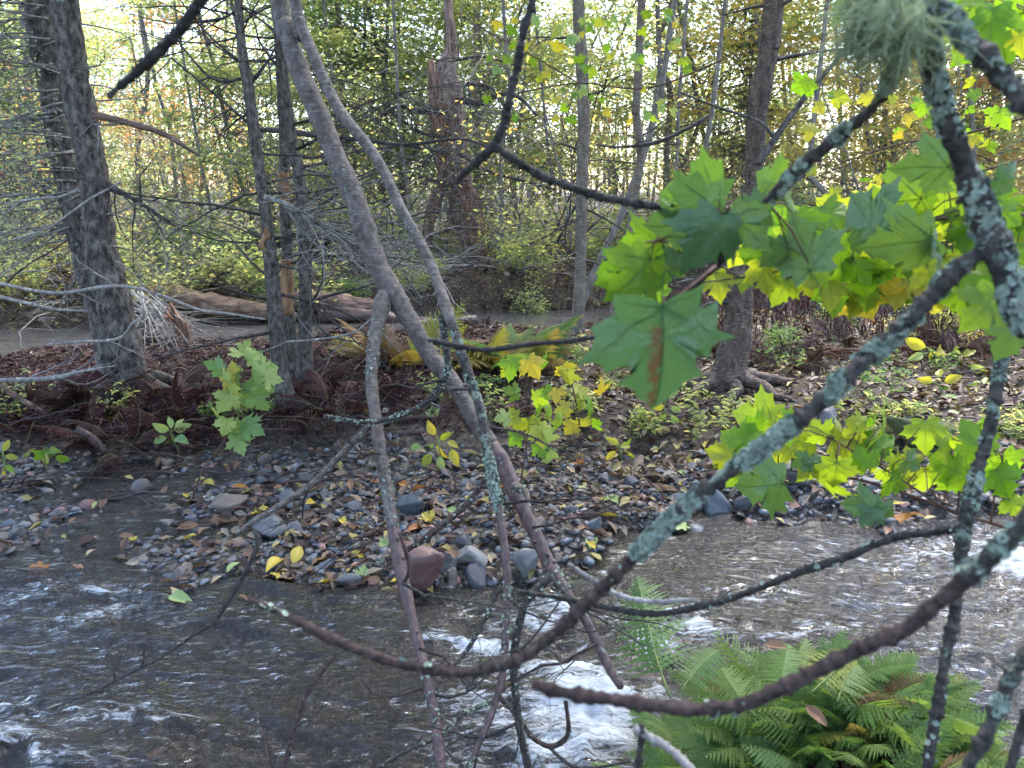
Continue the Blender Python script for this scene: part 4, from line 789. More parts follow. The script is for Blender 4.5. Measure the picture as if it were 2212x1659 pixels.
def big_stone(u, v, w_px, h_px, col, label, seed, yaw=0, cuts=9, mat=None):
    b = G(u, v); d = float((b - CP) @ FW); wx = wr(w_px, d) * 1.2; hz = wr(h_px, d) * 1.3; vv, f = stone_v(3, seed, cuts, 1.0); vv = vv / np.abs(vv).max(0) * [wx, wx * .85, hz]; c_, s_ = math.cos(yaw), math.sin(yaw); vv = vv @ np.array([[c_, -s_, 0], [s_, c_, 0], [0, 0, 1]]).T
    mb = MB(); c = b + [0, wx * .5, hz * .93]; mb.add(vv + c, f); o = link("rock", mb.mesh("rock", mat or M['st_' + col], c), None, tuple(c)); tag(o, label, "rock"); BIG.append((c[0], c[1], wx))
big_stone(905, 1312, 82, 112, 'red', "large blocky red brown rock at the tip of the gravel bar", 5, .5, 16)
big_stone(1140, 1258, 56, 62, 'grey', "rounded grey rock between the two lower hanging stems", 12)
big_stone(1018, 1240, 62, 58, 'pale', "pale blocky rock on the bar right of the big red rock", 13, .3)
big_stone(1033, 1292, 50, 56, 'dark', "upright dark rock at the water's edge right of the big red rock", 14)
big_stone(965, 1243, 40, 44, 'grey', "rounded grey rock touching the big red rock's right side", 15)
big_stone(975, 1280, 26, 44, 'brown', "small narrow brown rock beside the big red rock", 16)
big_stone(1006, 1205, 42, 40, 'dark', "egg shaped dark rock above the pale blocky rock", 17)
big_stone(1558, 1138, 62, 70, 'blue grey', "tilted slate blue rock at the right hand water's edge", 18, .5, 7)
big_stone(1520, 1110, 40, 40, 'grey', "grey rock left of the tilted slate blue rock", 19)
big_stone(1610, 1120, 46, 40, 'dark', "dark low rock right of the tilted slate blue rock", 20)
big_stone(1490, 1180, 60, 36, 'blue grey', "low bluish rock lapped by water under the long lichened branch", 21)
big_stone(575, 1168, 74, 42, 'grey', "flat grey rock standing in the riffle by the bent twig", 22)
big_stone(620, 1112, 40, 48, 'grey', "small upright grey rock in the riffle behind the pale flat one", 23)
big_stone(490, 1112, 66, 40, 'brown', "brown rock at the back of the riffle", 24)
big_stone(310, 1080, 50, 36, 'brown', "low brown rock in the brown shallow water at left", 25)
big_stone(765, 1000, 40, 34, 'grey', "squarish grey stone at the water's edge left of the hanging stem", 26)
big_stone(885, 1120, 60, 40, 'blue grey', "flat slate stone mid bar just right of the hanging stem", 27)
big_stone(1780, 935, 50, 60, 'dark', "dark stone in the litter behind the lime maple spray", 28)
big_stone(2000, 985, 130, 75, 'moss', "mossy boulder behind the lime maple spray", 29, 0, 8, M['moss'])
big_stone(1720, 1060, 60, 50, 'grey', "striped grey stone under the lime maple spray", 30)
big_stone(100, 1655, 190, 70, 'dark', "dark boulder under a thin sheet of water in the near left corner", 31, .2, 6)
big_stone(1205, 1662, 60, 50, 'dark', "black wet rock in the white water at the bottom", 32)
big_stone(235, 1290, 70, 34, 'blue grey', "bluish boulder parting the current at left", 33)
big_stone(375, 1320, 40, 26, 'red', "small red stone at the water's edge left of the bent twig", 34)
for (u, v, w_, h_, c, lb, sd_) in ((1100, 1375, 64, 26, 'dark', "low dark stone breaking the current by the left hanging twigs", 40), (1495, 1345, 80, 30, 'brown', "brown stone just under the foam below the long lichened branch", 41), (1250, 1345, 60, 26, 'dark', "wet dark stone at the head of the white water", 42), (1900, 1292, 90, 30, 'brown', "flat brown stone awash in the right hand current", 43), (2130, 1215, 90, 40, 'dark', "dark stone behind the foam at the right edge", 44), (420, 1420, 90, 26, 'dark', "dark stone awash in the left current", 45), (700, 1420, 80, 24, 'brown', "brown stone awash under the curved branch tip", 46)):
    big_stone(u, v, w_, h_, c, lb, sd_)
for (n, D, s0, s1) in ((185, D_bar, .026, .066), (60, D_riff, .026, .075), (55, lambda x, y: ss(.5, .9, x) * ss(3.72, 3.85, y) * ss(4.7, 4.3, y), .035, .085)):
    q = scatter(n * 6, D, rng); z = zf(q[:, 0], q[:, 1]); ok = inview(q[:, 0], q[:, 1], z, 5); q = q[ok][:n * 2]; used = 0
    for (x, y) in q:
        s = s0 + (s1 - s0) * rng.random() ** 1.9
        if used >= n or any((x - a) ** 2 + (y - b) ** 2 < (s * .7 + r * .8) ** 2 for a, b, r in BIG): continue
        BIG.append((x, y, s)); used += 1; k = rng.integers(9); c = SK[rng.choice(6, p=[.32, .2, .2, .07, .07, .14])]; o = link("stone", SME[k, c], None, (x, y, float(zf(x, y)) + s * rng.uniform(.15, .4)))
        o.rotation_euler = (rng.normal(0, .35), rng.normal(0, .35), rng.uniform(0, 6.28)); o.scale = (s, s * rng.uniform(.8, 1.1), s * rng.uniform(.8, 1.25)); a, g = in_region(x, y); tag(o, f"{'small' if s < .05 else 'fist sized'} {c} stone {a}", "stone", g)
LME = {}
for k in range(5):
    for c in FL: LME['o', k, c] = oval_mesh("fallen_leaf", M['fl_' + c], .36 + .05 * k, .3 - .22 * (k % 3), .35, k)
for c in FL: LME['m', 0, c] = maple_mesh("fallen_leaf", M['fl_' + c], .35, .25, 4); LME['m', 1, c] = maple_mesh("fallen_leaf", M['fl_' + c], -.45, .3, 5)
def drop(u, v, c, kind, size, label, group=None, lift=.02):
    p = G(u, v); p[2] = max(p[2], .012) + lift; put_leaf(p, c, kind, size, label, group)
def put_leaf(p, c, kind, size, label, group):
    k = rng.integers(5) if kind == 'o' else rng.integers(2); o = link("fallen_leaf", LME[kind, k, c], None, tuple(p)); o.rotation_euler = (rng.normal(0, .3), rng.normal(0, .3), rng.uniform(0, 6.28)); o.scale = (size,) * 3; tag(o, label, "leaf", group)
for (u, v, c, k, s, lb) in ((615, 1215, 'yellow', 'o', .13, "bright yellow fallen leaf left of the curled orange one"), (600, 1255, 'yellow', 'm', .11, "yellow lobed leaf wet on the gravel by the riffle"), (700, 1215, 'orange', 'm', .12, "curled orange leaf standing up on the riffle gravel"), (690, 1275, 'yellow', 'o', .11, "small yellow leaf upright below the curled orange one"),
                            (880, 1155, 'orange', 'o', .13, "amber leaf on the bar right of the hanging stem"), (1340, 1125, 'yellow', 'o', .15, "glossy yellow leaf on the bar under the long lichened branch"), (755, 1205, 'yellow', 'o', .08, "lemon leaf lying just right of the curled orange leaf"), (845, 1278, 'yellow', 'o', .07, "small yellow leaf left of the big red rock"),
                            (1280, 1170, 'pale green', 'o', .13, "pale green leaf at the front of the bar"), (1480, 1170, 'pale green', 'm', .12, "pale veined leaf at the water's edge beside the long branch"), (1700, 1400, 'brown', 'o', .06, "brown curled leaf caught in the fern fronds"), (1740, 1525, 'brown', 'o', .06, "rusty leaf hanging in the ferns below the dark branch"),
                            (100, 1272, 'orange', 'm', .1, "amber leaf in the riffle at far left"), (370, 1330, 'pale green', 'o', .15, "green leaf caught on a twig in the riffle"), (1960, 1110, 'orange', 'm', .06, "crumpled orange brown leaf hanging from the maple twig")):
    if v in (1400, 1525): p = at(u, v, 2.0 if v == 1400 else 1.75); put_leaf(p, c, k, s, lb, None)
    elif u == 1960: put_leaf(at(u, v, 1.5), c, k, s, lb, None)
    else: drop(u, v, c, k, s, lb)
for (n, D, pz, wh) in ((130, D_bar, [.13, .22, .30, .1, .1, .15], "on the bar"), (121, D_right, [.22, .28, .22, .06, .14, .08], "in the litter"), (12, D_riff, [.3, .1, .3, .15, .1, .05], "in the riffle"), (22, D_left, [.25, .3, .15, .1, .2, 0], "on the dead bracken")):
    q = scatter(n * 8, D, rng); z = np.maximum(zf(q[:, 0], q[:, 1]), .012); ok = inview(q[:, 0], q[:, 1], z, 0)
    for (x, y), zz_ in list(zip(q[ok], z[ok]))[:n]:
        c = list(FL)[rng.choice(6, p=pz)]; k = 'o' if rng.random() < .72 else 'm'; put_leaf((x, y, zz_ + .025), c, k, rng.uniform(.055, .115) * (.8 if k == 'm' else 1), f"{c} {'oval' if k == 'o' else 'lobed'} fallen leaf {wh} {near_mark(x, y)}", "fallen leaves " + wh)

# ------------------------------------------------------------------ seedlings and low plants
MPL = {c: [maple_mesh("maple_leaf", M['lf_' + c], .22 + .1 * k, .12, 20 + k, .95 + .08 * k) for k in range(4)] for c in ('lime', 'mid', 'dark', 'yellow', 'palegreen', 'brown', 'scarred')}
OVL = {c: [oval_mesh("leaf", M['lf_' + c], .42 + .06 * k, .35, .2, 30 + k) for k in range(3)] for c in ('lime', 'mid', 'yellow', 'palegreen')}
def plant(name, label, cat, stem, d, leaves, mat='red_stalk', shape='m', seed=1, wst=4, dw=None):
    """stem: (u, v) rows from the foot up, foot on the ground; leaves: (u, v, angle in degrees, size in px, colour)"""
    rng = np.random.default_rng(seed); foot = G(*stem[0]); yf = foot[1]; P = []
    for k, (u, v) in enumerate(stem): p = foot if k == 0 else at_y(u, v, yf + (dw or 0) * k); P.append([*p, wr(wst * (1 - .1 * k), float((p - CP) @ FW))])
    P[0][2] -= .05; T = Thing(name, label, cat, foot); mb = MB(); tube(mb, P, 6, .03); S = spline(P, .03)
    for (u, v, ang, sz, c) in leaves:
        pb = at_y(u, v, yf + rng.normal(0, .10)); dd = float((pb - CP) @ FW); a = math.radians(ang); size = .84 * sz * K * dd / FPX
        pt = pb + RT * math.cos(a) + UPV * math.sin(a); me = (MPL if shape == 'm' else OVL)[c]; place_leaf(T.o, me[rng.integers(len(me))], foot, pt, pb, size, rng.uniform(-.9, .5), rng.normal(0, .45))
        j = S[np.argmin(np.linalg.norm(S[:, :3] - pb, axis=1))]; tube(mb, [[*j[:3], .0016], [*((j[:3] + pb) / 2 + [0, 0, .015]), .0013], [*pb, .001]], 4)
    T.part("stem", mb, M[mat]); return T
plant("maple_seedling", "maple seedling with pale green and yellow leaves in front of the saplings", "seedling", [(405, 1085), (440, 1010), (480, 960), (508, 880), (525, 810), (530, 760)], 0,
      [(525, 760, 60, 40, 'palegreen'), (520, 770, 130, 46, 'palegreen'), (535, 775, 20, 50, 'palegreen'), (505, 810, 175, 62, 'yellow'), (500, 825, 215, 70, 'palegreen'), (545, 815, -20, 64, 'palegreen'), (555, 805, 10, 66, 'palegreen'), (525, 830, -80, 66, 'palegreen'), (545, 850, -50, 66, 'palegreen'), (500, 850, 240, 60, 'palegreen'), (480, 800, 160, 56, 'palegreen'), (570, 815, -10, 55, 'palegreen'),
       (540, 780, 40, 44, 'palegreen'), (470, 900, 200, 60, 'palegreen'), (500, 920, -40, 66, 'palegreen'), (510, 940, -70, 60, 'palegreen'), (490, 905, -100, 50, 'palegreen'), (530, 915, -30, 60, 'palegreen'), (560, 835, -45, 58, 'palegreen'), (515, 795, 200, 48, 'palegreen')], seed=3)
plant("leafy_sprig", "pale oval leaved sprig left of the maple seedling", "seedling", [(395, 985), (375, 950), (365, 930)], 0, [(365, 930, 160, 44, 'palegreen'), (370, 925, 100, 36, 'palegreen'), (375, 930, 20, 46, 'palegreen'), (372, 945, -120, 40, 'palegreen'), (378, 945, -20, 48, 'palegreen'), (360, 945, 200, 42, 'palegreen'), (380, 925, 55, 38, 'palegreen')], 'green_stem', 'o', 4)
plant("leafy_sprig", "green drooping sprig at the left water's edge", "seedling", [(100, 1010), (95, 985), (98, 970)], 0, [(95, 972, 230, 46, 'mid'), (100, 970, -50, 48, 'mid'), (105, 972, -10, 46, 'mid'), (92, 975, 185, 46, 'mid'), (98, 975, -90, 42, 'palegreen'), (120, 985, -20, 40, 'mid')], 'green_stem', 'o', 5)
plant("leafy_sprig", "yellow leaved sprig in the far left corner by the riffle", "seedling", [(10, 1020), (8, 990), (6, 975)], 0, [(6, 975, 60, 34, 'yellow'), (10, 985, -10, 34, 'yellow'), (4, 995, 200, 30, 'yellow'), (12, 1005, -40, 34, 'lime'), (8, 1015, -100, 30, 'yellow')], 'green_stem', 'o', 6)
plant("maple_seedling", "tall yellow green maple seedling in front of the fern", "seedling", [(1112, 1100), (1130, 1010), (1142, 930), (1148, 860), (1150, 790)], 0,
      [(1110, 775, 250, 62, 'lime'), (1140, 775, -60, 56, 'yellow'), (1105, 790, 230, 46, 'lime'), (1160, 790, -20, 50, 'lime'), (1120, 850, 160, 44, 'mid'), (1150, 855, -40, 50, 'lime'), (1165, 870, -10, 60, 'lime'), (1120, 900, 200, 50, 'lime'), (1140, 905, -70, 56, 'lime'), (1165, 920, -70, 62, 'yellow'), (1100, 900, 190, 44, 'palegreen'), (1160, 960, -60, 46, 'lime'), (1175, 940, -20, 44, 'palegreen'), (1120, 940, 220, 44, 'lime'), (1180, 890, 10, 44, 'lime'), (1200, 905, -30, 44, 'lime'), (1185, 975, -40, 34, 'palegreen')], seed=7)
plant("maple_seedling", "golden seedling right of the tall yellow green one", "seedling", [(1255, 960), (1250, 900), (1240, 850), (1230, 800)], 0,
      [(1215, 790, -60, 56, 'yellow'), (1225, 800, -100, 52, 'yellow'), (1240, 850, 20, 50, 'yellow'), (1250, 860, -40, 50, 'yellow'), (1270, 870, -20, 46, 'lime'), (1230, 880, 200, 44, 'yellow'), (1260, 905, -80, 46, 'yellow'), (1240, 915, 230, 44, 'yellow'), (1280, 910, -50, 40, 'lime'), (1190, 850, 170, 44, 'lime'), (1290, 850, 10, 46, 'yellow'), (1205, 840, -100, 44, 'yellow')], seed=8)
plant("leafy_sprig", "cream yellow sprig left of the crossing stems", "seedling", [(960, 1010), (950, 975), (945, 940)], 0, [(940, 940, 120, 44, 'yellow'), (950, 950, 30, 42, 'lime'), (945, 960, -60, 50, 'yellow'), (935, 960, 200, 46, 'palegreen'), (965, 955, -20, 40, 'yellow'), (975, 970, -70, 48, 'yellow'), (930, 980, 240, 46, 'lime'), (950, 985, -80, 44, 'palegreen'), (910, 965, 190, 40, 'palegreen')], 'green_stem', 'o', 9)
plant("leafy_sprig", "lemon sprig on the bar edge under the big maple leaf", "seedling", [(1345, 1000), (1340, 975), (1335, 960)], 0, [(1335, 960, 150, 40, 'yellow'), (1340, 965, 10, 44, 'yellow'), (1345, 975, -30, 36, 'lime'), (1330, 975, 220, 36, 'yellow'), (1350, 960, 40, 36, 'lime')], 'green_stem', 'o', 10)
plant("leafy_sprig", "pale sprig on the litter left of the brown birch foot", "seedling", [(1440, 920), (1435, 885), (1440, 855)], 0, [(1440, 855, 160, 32, 'palegreen'), (1445, 860, 40, 30, 'palegreen'), (1435, 875, 200, 34, 'yellow'), (1448, 880, -20, 32, 'palegreen'), (1440, 895, 220, 30, 'lime'), (1450, 895, -50, 32, 'palegreen')], 'green_stem', 'o', 11)
plant("leafy_sprig", "yellow and white leaved sprig under the long lichened branch", "seedling", [(2035, 800), (2020, 770), (2000, 750)], 0, [(2000, 750, 160, 60, 'yellow'), (2010, 760, -40, 64, 'yellow'), (1995, 765, 200, 50, 'palegreen'), (2025, 760, 20, 60, 'yellow'), (2080, 770, 30, 50, 'yellow'), (2060, 760, 10, 56, 'lime'), (2095, 790, -20, 50, 'palegreen')], 'green_stem', 'o', 12)
plant("leafy_sprig", "small yellow sprig on the litter at right of the long branch", "seedling", [(2040, 850), (2030, 835), (2015, 825)], 0, [(2015, 825, 170, 46, 'yellow'), (2025, 835, -30, 48, 'lime'), (2040, 825, 20, 44, 'yellow'), (2030, 815, 90, 36, 'yellow'), (2080, 865, 30, 40, 'lime'), (2090, 855, 60, 44, 'lime'), (2110, 880, -20, 40, 'lime')], 'green_stem', 'o', 13)
rp = np.random.default_rng(61)
def weed(u, v, s, lb, gr, col, n=14, seed=0):
    g = G(u, v); rng = np.random.default_rng(seed); T = Thing("weed", lb, "plant", g, gr); mb = MB(); lf = MB()
    for k in range(4):
        ends = []; grow(mb, g - [0, 0, .02], (rng.normal(0, .4), rng.normal(0, .4), 1), s, .0025, rng, 1, .15, 4, 4, 0, 1, 0, ends); E = np.array(ends); leaf_cloud(lf, np.repeat(E, 5, 0) + rng.normal(0, .02, (len(E) * 5, 3)), rng.uniform(.03, .06, len(E) * 5), rng, .5, .4)
    T.part("stem", mb, M['green_stem']); T.part("foliage", lf, M['bg_' + col])
for k in range(36):
    u, v = (rp.uniform(1250, 2190), rp.uniform(780, 960)) if k < 20 else ((rp.uniform(820, 1400), rp.uniform(800, 960)) if k < 30 else (rp.uniform(20, 640), rp.uniform(740, 960)))
    weed(u, v, rp.uniform(.10, .26), f"low leafy {['yellow green', 'green', 'pale', 'lime'][k % 4]} weed sprouting from the litter {near_mark(*G(u, v)[:2])}", "weeds sprouting from the litter", ['yg', 'green', 'pale', 'yg'][k % 4], seed=500 + k)

# ------------------------------------------------------------------ ferns
def frond_mesh(name, mat, seed, arch=.35, npin=24, wid=.34, fat=.125):
    rng = np.random.default_rng(seed); mb = MB(); s = np.linspace(0, 1, 14); z = .10 * np.sin(s * 2.4) - arch * s ** 2.2; sx = .05 * np.sin(s * 3 + seed)
    tube(mb, np.column_stack([sx, s, z, .008 * (1 - .85 * s)]), 4, mi=1)
    for k in range(npin):
        f = .16 + .84 * (k + .5) / npin; L = wid * (math.sin(math.pi * min(1, (1 - f) * .62 + .02)) ** .85) * (1 - .15 * (f < .24)); y0 = np.interp(f, s, s); x0 = np.interp(f, s, sx); z0 = np.interp(f, s, z); dz = -(arch * 2.2 * f ** 1.2)
        for sg in (-1, 1):
            a = .28 + .3 * f + rng.normal(0, .05); dx = np.array([sg * math.cos(a), math.sin(a), dz * math.sin(a) - .22 + rng.normal(0, .06)])
            L *= rng.uniform(.85, 1.12); m = 7; t = np.linspace(0, 1, 2 * m + 1); c = np.array([x0, y0, z0]) + dx * L * t[:, None] + np.array([0, 0, -.22]) * L * (t ** 2)[:, None]; nn = np.array([-sg * math.sin(a), math.cos(a), .05]); pw = (fat * L + .1 * fat) * (1 - t) ** .75 * np.where(np.arange(2 * m + 1) % 2 == 0, .22, 1.2) * rng.uniform(.85, 1.15, 2 * m + 1)
            e1 = c + nn * pw[:, None] + dx * pw[:, None] * .5; e2 = c - nn * pw[:, None] + dx * pw[:, None] * .5; e1[:, 2] -= pw * .35; e2[:, 2] -= pw * .35; n_ = 2 * m + 1; i_ = np.arange(n_ - 1)
            mb.add(np.vstack([e1, c, e2]), np.vstack([np.stack([i_, n_ + i_, n_ + i_ + 1, i_ + 1], -1), np.stack([n_ + i_, 2 * n_ + i_, 2 * n_ + i_ + 1, n_ + i_ + 1], -1)]))
    return mb.mesh(name, [mat, M['green_stem']])
FR = {c: [frond_mesh("frond", M[mt], 40 + k, .15 + .17 * k, 19, .29 + .03 * k) for k in range(4)] for c, mt in (('g', 'fern'), ('y', 'fern_y'), ('b', 'fern_b'))}
FR['L'] = [frond_mesh("frond", M['fern'], 55, .3, 26, .30, .06)]; FR['Y'] = [frond_mesh("frond", M['fern_y'], 56, .25, 20, .3, .075)]
def fern(label, base, n, L, seed, cols=('g',), spread=.25, lean=(0, 0), extra=()):
    rng = np.random.default_rng(seed); o = link("fern", None, None, tuple(base)); tag(o, label, "fern")
    for k in range(n):
        a = 2 * math.pi * k / n + rng.normal(0, .35); r = spread * math.sqrt(rng.random()); p = Vector((r * math.cos(a), r * math.sin(a), 0)); p.z = float(zf(base[0] + p.x, base[1] + p.y, False)) - base[2] - .01
        d = np.array([math.cos(a) + lean[0], math.sin(a) + lean[1], rng.uniform(.5, 1.7)]); d /= np.linalg.norm(d); c = cols[rng.integers(len(cols))]
        up = np.array([0, 0, 1.0]) + rng.normal(0, .3, 3); x = np.cross(d, up); x /= np.linalg.norm(x); f = link("frond", FR[c][rng.integers(4)], o, p); f.rotation_mode = 'QUATERNION'; f.rotation_quaternion = orient(x, d, np.cross(x, d)); f.scale = (L * rng.uniform(.7, 1.15),) * 3
        if c != 'g' and len(cols) > 1: f['label'] = "yellowing frond" if c == 'y' else "withered brown frond"
    for (u0, v0, d0, u1, v1, d1, c) in extra:
        a, b = at(u0, v0, d0), at(u1, v1, d1); dv = b - a; Ln = np.linalg.norm(dv); dv /= Ln; n_ = CP - a; x = np.cross(dv, n_); x /= np.linalg.norm(x)
        f = link("frond", FR[c][0], o, Vector(a) - Vector(base)); f.rotation_mode = 'QUATERNION'; f.rotation_quaternion = orient(x, dv, np.cross(x, dv)); f.scale = (Ln,) * 3
def hump(x, y): return np.array([x, y, float(zf(x, y, False))])
fern("lacy green fern at the stream edge, nearest the white water", hump(.62, 1.93), 80, .215, 1, ('g',) * 11 + ('y',), .2, (-.2, .15), [(1465, 1500, 2.15, 1345, 1215, 2.5, 'L'), (1480, 1500, 2.1, 1560, 1370, 2.3, 'L')])
fern("full green fern in the middle of the near bank", hump(.90, 1.98), 100, .225, 2, ('g',) * 11 + ('b',), .24, (0, .25), [(1700, 1520, 1.95, 1690, 1360, 2.15, 'L'), (1760, 1500, 2.0, 1850, 1375, 2.25, 'Y'), (1640, 1540, 1.95, 1530, 1430, 2.15, 'L'), (1820, 1520, 2.0, 1850, 1400, 2.2, 'L')])
fern("green fern at the right of the near bank clump", hump(1.06, 1.82), 70, .20, 3, ('g',) * 8 + ('y',), .18, (.0, .1))
fern("fern lowest on the near bank, cut by the frame's bottom edge", hump(.84, 1.66), 90, .215, 4, ('g',) * 8 + ('b',), .26, (0, .1))
fern("young fern in the near right corner beside the lichened twig", hump(1.18, 1.62), 16, .15, 5, ('g', 'g', 'y'), .15)
fern("fern drooping over the white water at the bottom", hump(.58, 1.66), 60, .20, 6, ('g',) * 9 + ('b',), .18, (-.25, .1))
g = G(1105, 795); fern("yellow green fern on the island behind the maple seedlings", g, 26, .55, 7, ('y', 'y', 'g'), .2)
g = G(1040, 800); fern("golden brown fern left of the yellow green one", g, 14, .55, 8, ('y', 'b'), .2)
g = G(865, 800); fern("withered brown fern behind the hanging stem", g, 16, .6, 9, ('b', 'b', 'b', 'y'), .2)
M['fern_d'] = leaf("maroon dead bracken frond", [(.04, .012, .014), (.062, .02, .021), (.026, .010, .012)], .12, .7, .2, None, 0, 30, 'object', 1.0)
FR['d'] = [frond_mesh("frond", M['fern_d'], 60 + k, .45 + .2 * k, 16, .3, .10) for k in range(4)]
for k, (u, v, lb) in enumerate(((70, 905, "maroon dead bracken at the left edge beside the slanting pole"), (180, 880, "maroon dead bracken left of the spruce foot"), (370, 850, "maroon dead bracken right of the spruce foot"), (430, 900, "maroon dead bracken behind the pale maple seedling"), (650, 860, "maroon dead bracken below the three saplings"), (740, 800, "maroon dead bracken right of the three saplings"), (720, 890, "maroon dead bracken left of the hanging stem"),
                              (1690, 790, "maroon dead bracken right of the brown birch foot"), (1830, 760, "maroon dead bracken in front of the dead red stems"), (2060, 770, "maroon dead bracken under the upright grey twig"), (1480, 760, "maroon dead bracken left of the brown birch foot"), (260, 960, "maroon dead bracken at the water line below the spruce"))):
    fern(lb, G(u, v), 16, .42, 70 + k, ('d',), .28)
# moss and dead leaves under the near ferns
q = np.stack([rng.uniform(.25, 1.65, 2600), rng.uniform(1.2, 2.1, 2600)], -1); z = zf(q[:, 0], q[:, 1]); q = q[z > .02]; z = z[z > .02]; mb = MB(); leaf_cloud(mb, np.column_stack([q, z + .01]), rng.uniform(.02, .06, len(q)), rng, .6, .5); tag(link("bank_litter", mb.mesh("bank_litter", M['lit_floor'])), "brown leaf bits under the near ferns", None, None, 'stuff')

# ------------------------------------------------------------------ hanging stems (middle foreground)
def fpath(pts):
    o = []
    for (u, v, wd, d) in pts: o.append([*at(u, v, d), wr(wd, d)])
    return o
def zip_d(pts, d0, d1):
    n = len(pts); return [(u, v, wd, d0 + (d1 - d0) * k / (n - 1)) for k, (u, v, wd) in enumerate(pts)]
def flakes(mb, P, n, size, rng, sel=8.0, thr=.0, seed=5, bulge=1.03, vr=None):
    """crinkled lichen scales sitting on the bark of a tube"""
    C, R = P[:, :3], P[:, 3]; T, N, B = frames(C); k = rng.integers(0, len(C) - 1, n * 5); fr = rng.random(n * 5)[:, None]; a = rng.uniform(0, 6.28, n * 5); nr = np.cos(a)[:, None] * N[k] + np.sin(a)[:, None] * B[k]; c = C[k] * (1 - fr) + C[k + 1] * fr + nr * R[k][:, None] * bulge
    ok = fbm(c * sel, 3, seed) > thr; c, nr = c[ok][:n], nr[ok][:n]; m = len(c)
    if m == 0: return
    nr = nr + rng.normal(0, .5, (m, 3)); nr /= np.linalg.norm(nr, axis=1)[:, None]; t = np.cross(nr, rng.normal(size=(m, 3))); t /= np.linalg.norm(t, axis=1)[:, None]; b = np.cross(nr, t); sz = size * rng.uniform(.4, 1.3, m)
    an = np.arange(6) * math.pi / 3; V = [c + nr * (sz * .1)[:, None]]
    for q in an: V.append(c + (math.cos(q) * t + math.sin(q) * b) * (sz * rng.uniform(.55, 1.1, m))[:, None] + nr * (sz * rng.uniform(.0, .75, m))[:, None])
    V = np.stack(V, 1).reshape(-1, 3); i = np.arange(m)[:, None] * 7; F = np.concatenate([i + [[0, 1 + q, 1 + (q + 1) % 6]] for q in range(6)]); mb.add(V, F)
def spurs(mb, P, n, rng, L=1.6, r=.5):
    for _ in range(n):
        k = rng.integers(2, len(P) - 2); t = P[k + 1, :3] - P[k - 1, :3]; t /= np.linalg.norm(t); s = np.cross(t, rng.normal(size=3)); s /= np.linalg.norm(s); R = P[k, 3]; s = s + t * .3
        tube(mb, [[*(P[k, :3]), R * r], [*(P[k, :3] + s * R * (.6 + L * .5)), R * r * .8], [*(P[k, :3] + s * R * (.8 + L)), R * r * .55]], 6, rough=.2)
rf = np.random.default_rng(71)
t1 = zip_d([(598, -40, 40), (618, 60, 42), (650, 160, 46), (690, 250, 48), (730, 350, 50), (770, 440, 50), (810, 560, 50), (848, 630, 48), (890, 700, 42), (930, 770, 40), (980, 830, 39), (1020, 900, 38), (1060, 960, 39), (1090, 1010, 42), (1110, 1060, 36), (1150, 1140, 32), (1180, 1205, 33), (1196, 1240, 34), (1230, 1290, 25), (1262, 1335, 23), (1292, 1395, 22), (1320, 1450, 21), (1342, 1485, 17)], 2.7, 2.25)
t2 = zip_d([(632, -40, 28), (650, 50, 28), (682, 130, 28), (712, 200, 28), (745, 255, 27), (792, 312, 26), (830, 372, 26), (860, 440, 26), (900, 510, 25), (930, 570, 25), (952, 630, 26), (962, 660, 29), (978, 705, 24), (1000, 770, 23), (1020, 830, 23), (1040, 890, 22), (1050, 950, 23), (1062, 1020, 22), (1076, 1090, 20), (1090, 1180, 20), (1096, 1280, 19), (1092, 1370, 19), (1086, 1450, 18), (1072, 1512, 17), (1042, 1590, 15), (1005, 1670, 13)], 2.65, 1.95)
t3 = zip_d([(839, 622, 32), (828, 650, 38), (816, 700, 33), (806, 760, 31), (803, 830, 29), (811, 900, 29), (822, 980, 30), (836, 1060, 29), (849, 1140, 28), (860, 1200, 30), (872, 1262, 30), (888, 1330, 26), (906, 1400, 25), (922, 1460, 25), (936, 1530, 25), (946, 1600, 25), (953, 1690, 25)], 2.575, 1.9)
t3[0] = (*t3[0][:3], 2.57)
T = Thing("leaning_tree", "leaning purplish grey tree with long bare stems hanging down to the water", "tree", at(620, -40, 2.7))
def fstem(pts, mat, sides, sp, fl, size, thr=-.1, rough=.10, name="stem", label=None, ext=0.0):
    P = [[*q[:3], q[3] * .92] for q in fpath(pts)]
    if ext: P = extend_top(P, ext, 1.0)
    mb = MB(); S = tube(mb, P, sides, P[0][3] * .5, rough, .9, int(pts[0][0]) % 97, rings=.10 if pts[0][2] > 15 else .25); spurs(mb, S, sp, rf, .5, .45); po = T.part(name, mb, mat, label=label); Lm = MB(); flakes(Lm, S, int(fl * 1.8), size * .5, rf, 9, thr + .06, int(pts[0][0]) % 50)
    if Lm.v: T.part('lichen', Lm, M['lichen'], po, kind='stuff')
    return S
fstem(t1[:13], M['stem'], 18, 10, 90, .010, .15, .08, label="main leaning stem, smooth and purplish grey", ext=2.0)
fstem(t1[12:], M['stem_red'], 16, 8, 60, .010, .1, .10, label="lower end of the main stem, redder")
fstem(t2[:13], M['stem'], 14, 10, 160, .011, .12, .08, label="thinner stem running beside the main one", ext=2.0)
fstem(t2[12:19], M['fg_limb'], 14, 8, 380, .012, -.25, .14, label="lichen crusted middle of the thinner stem")
fstem(t2[18:], M['stem_red'], 12, 16, 120, .010, .0, .12, label="wet red lower end of the thinner stem")
fstem(t3[:9], M['stem'], 14, 10, 130, .010, .05, .10, label="stem hanging from the fork")
fstem(t3[8:], M['stem_red'], 14, 10, 40, .010, .2, .10, label="wet red lower end of the hanging stem")
D1 = 2.35
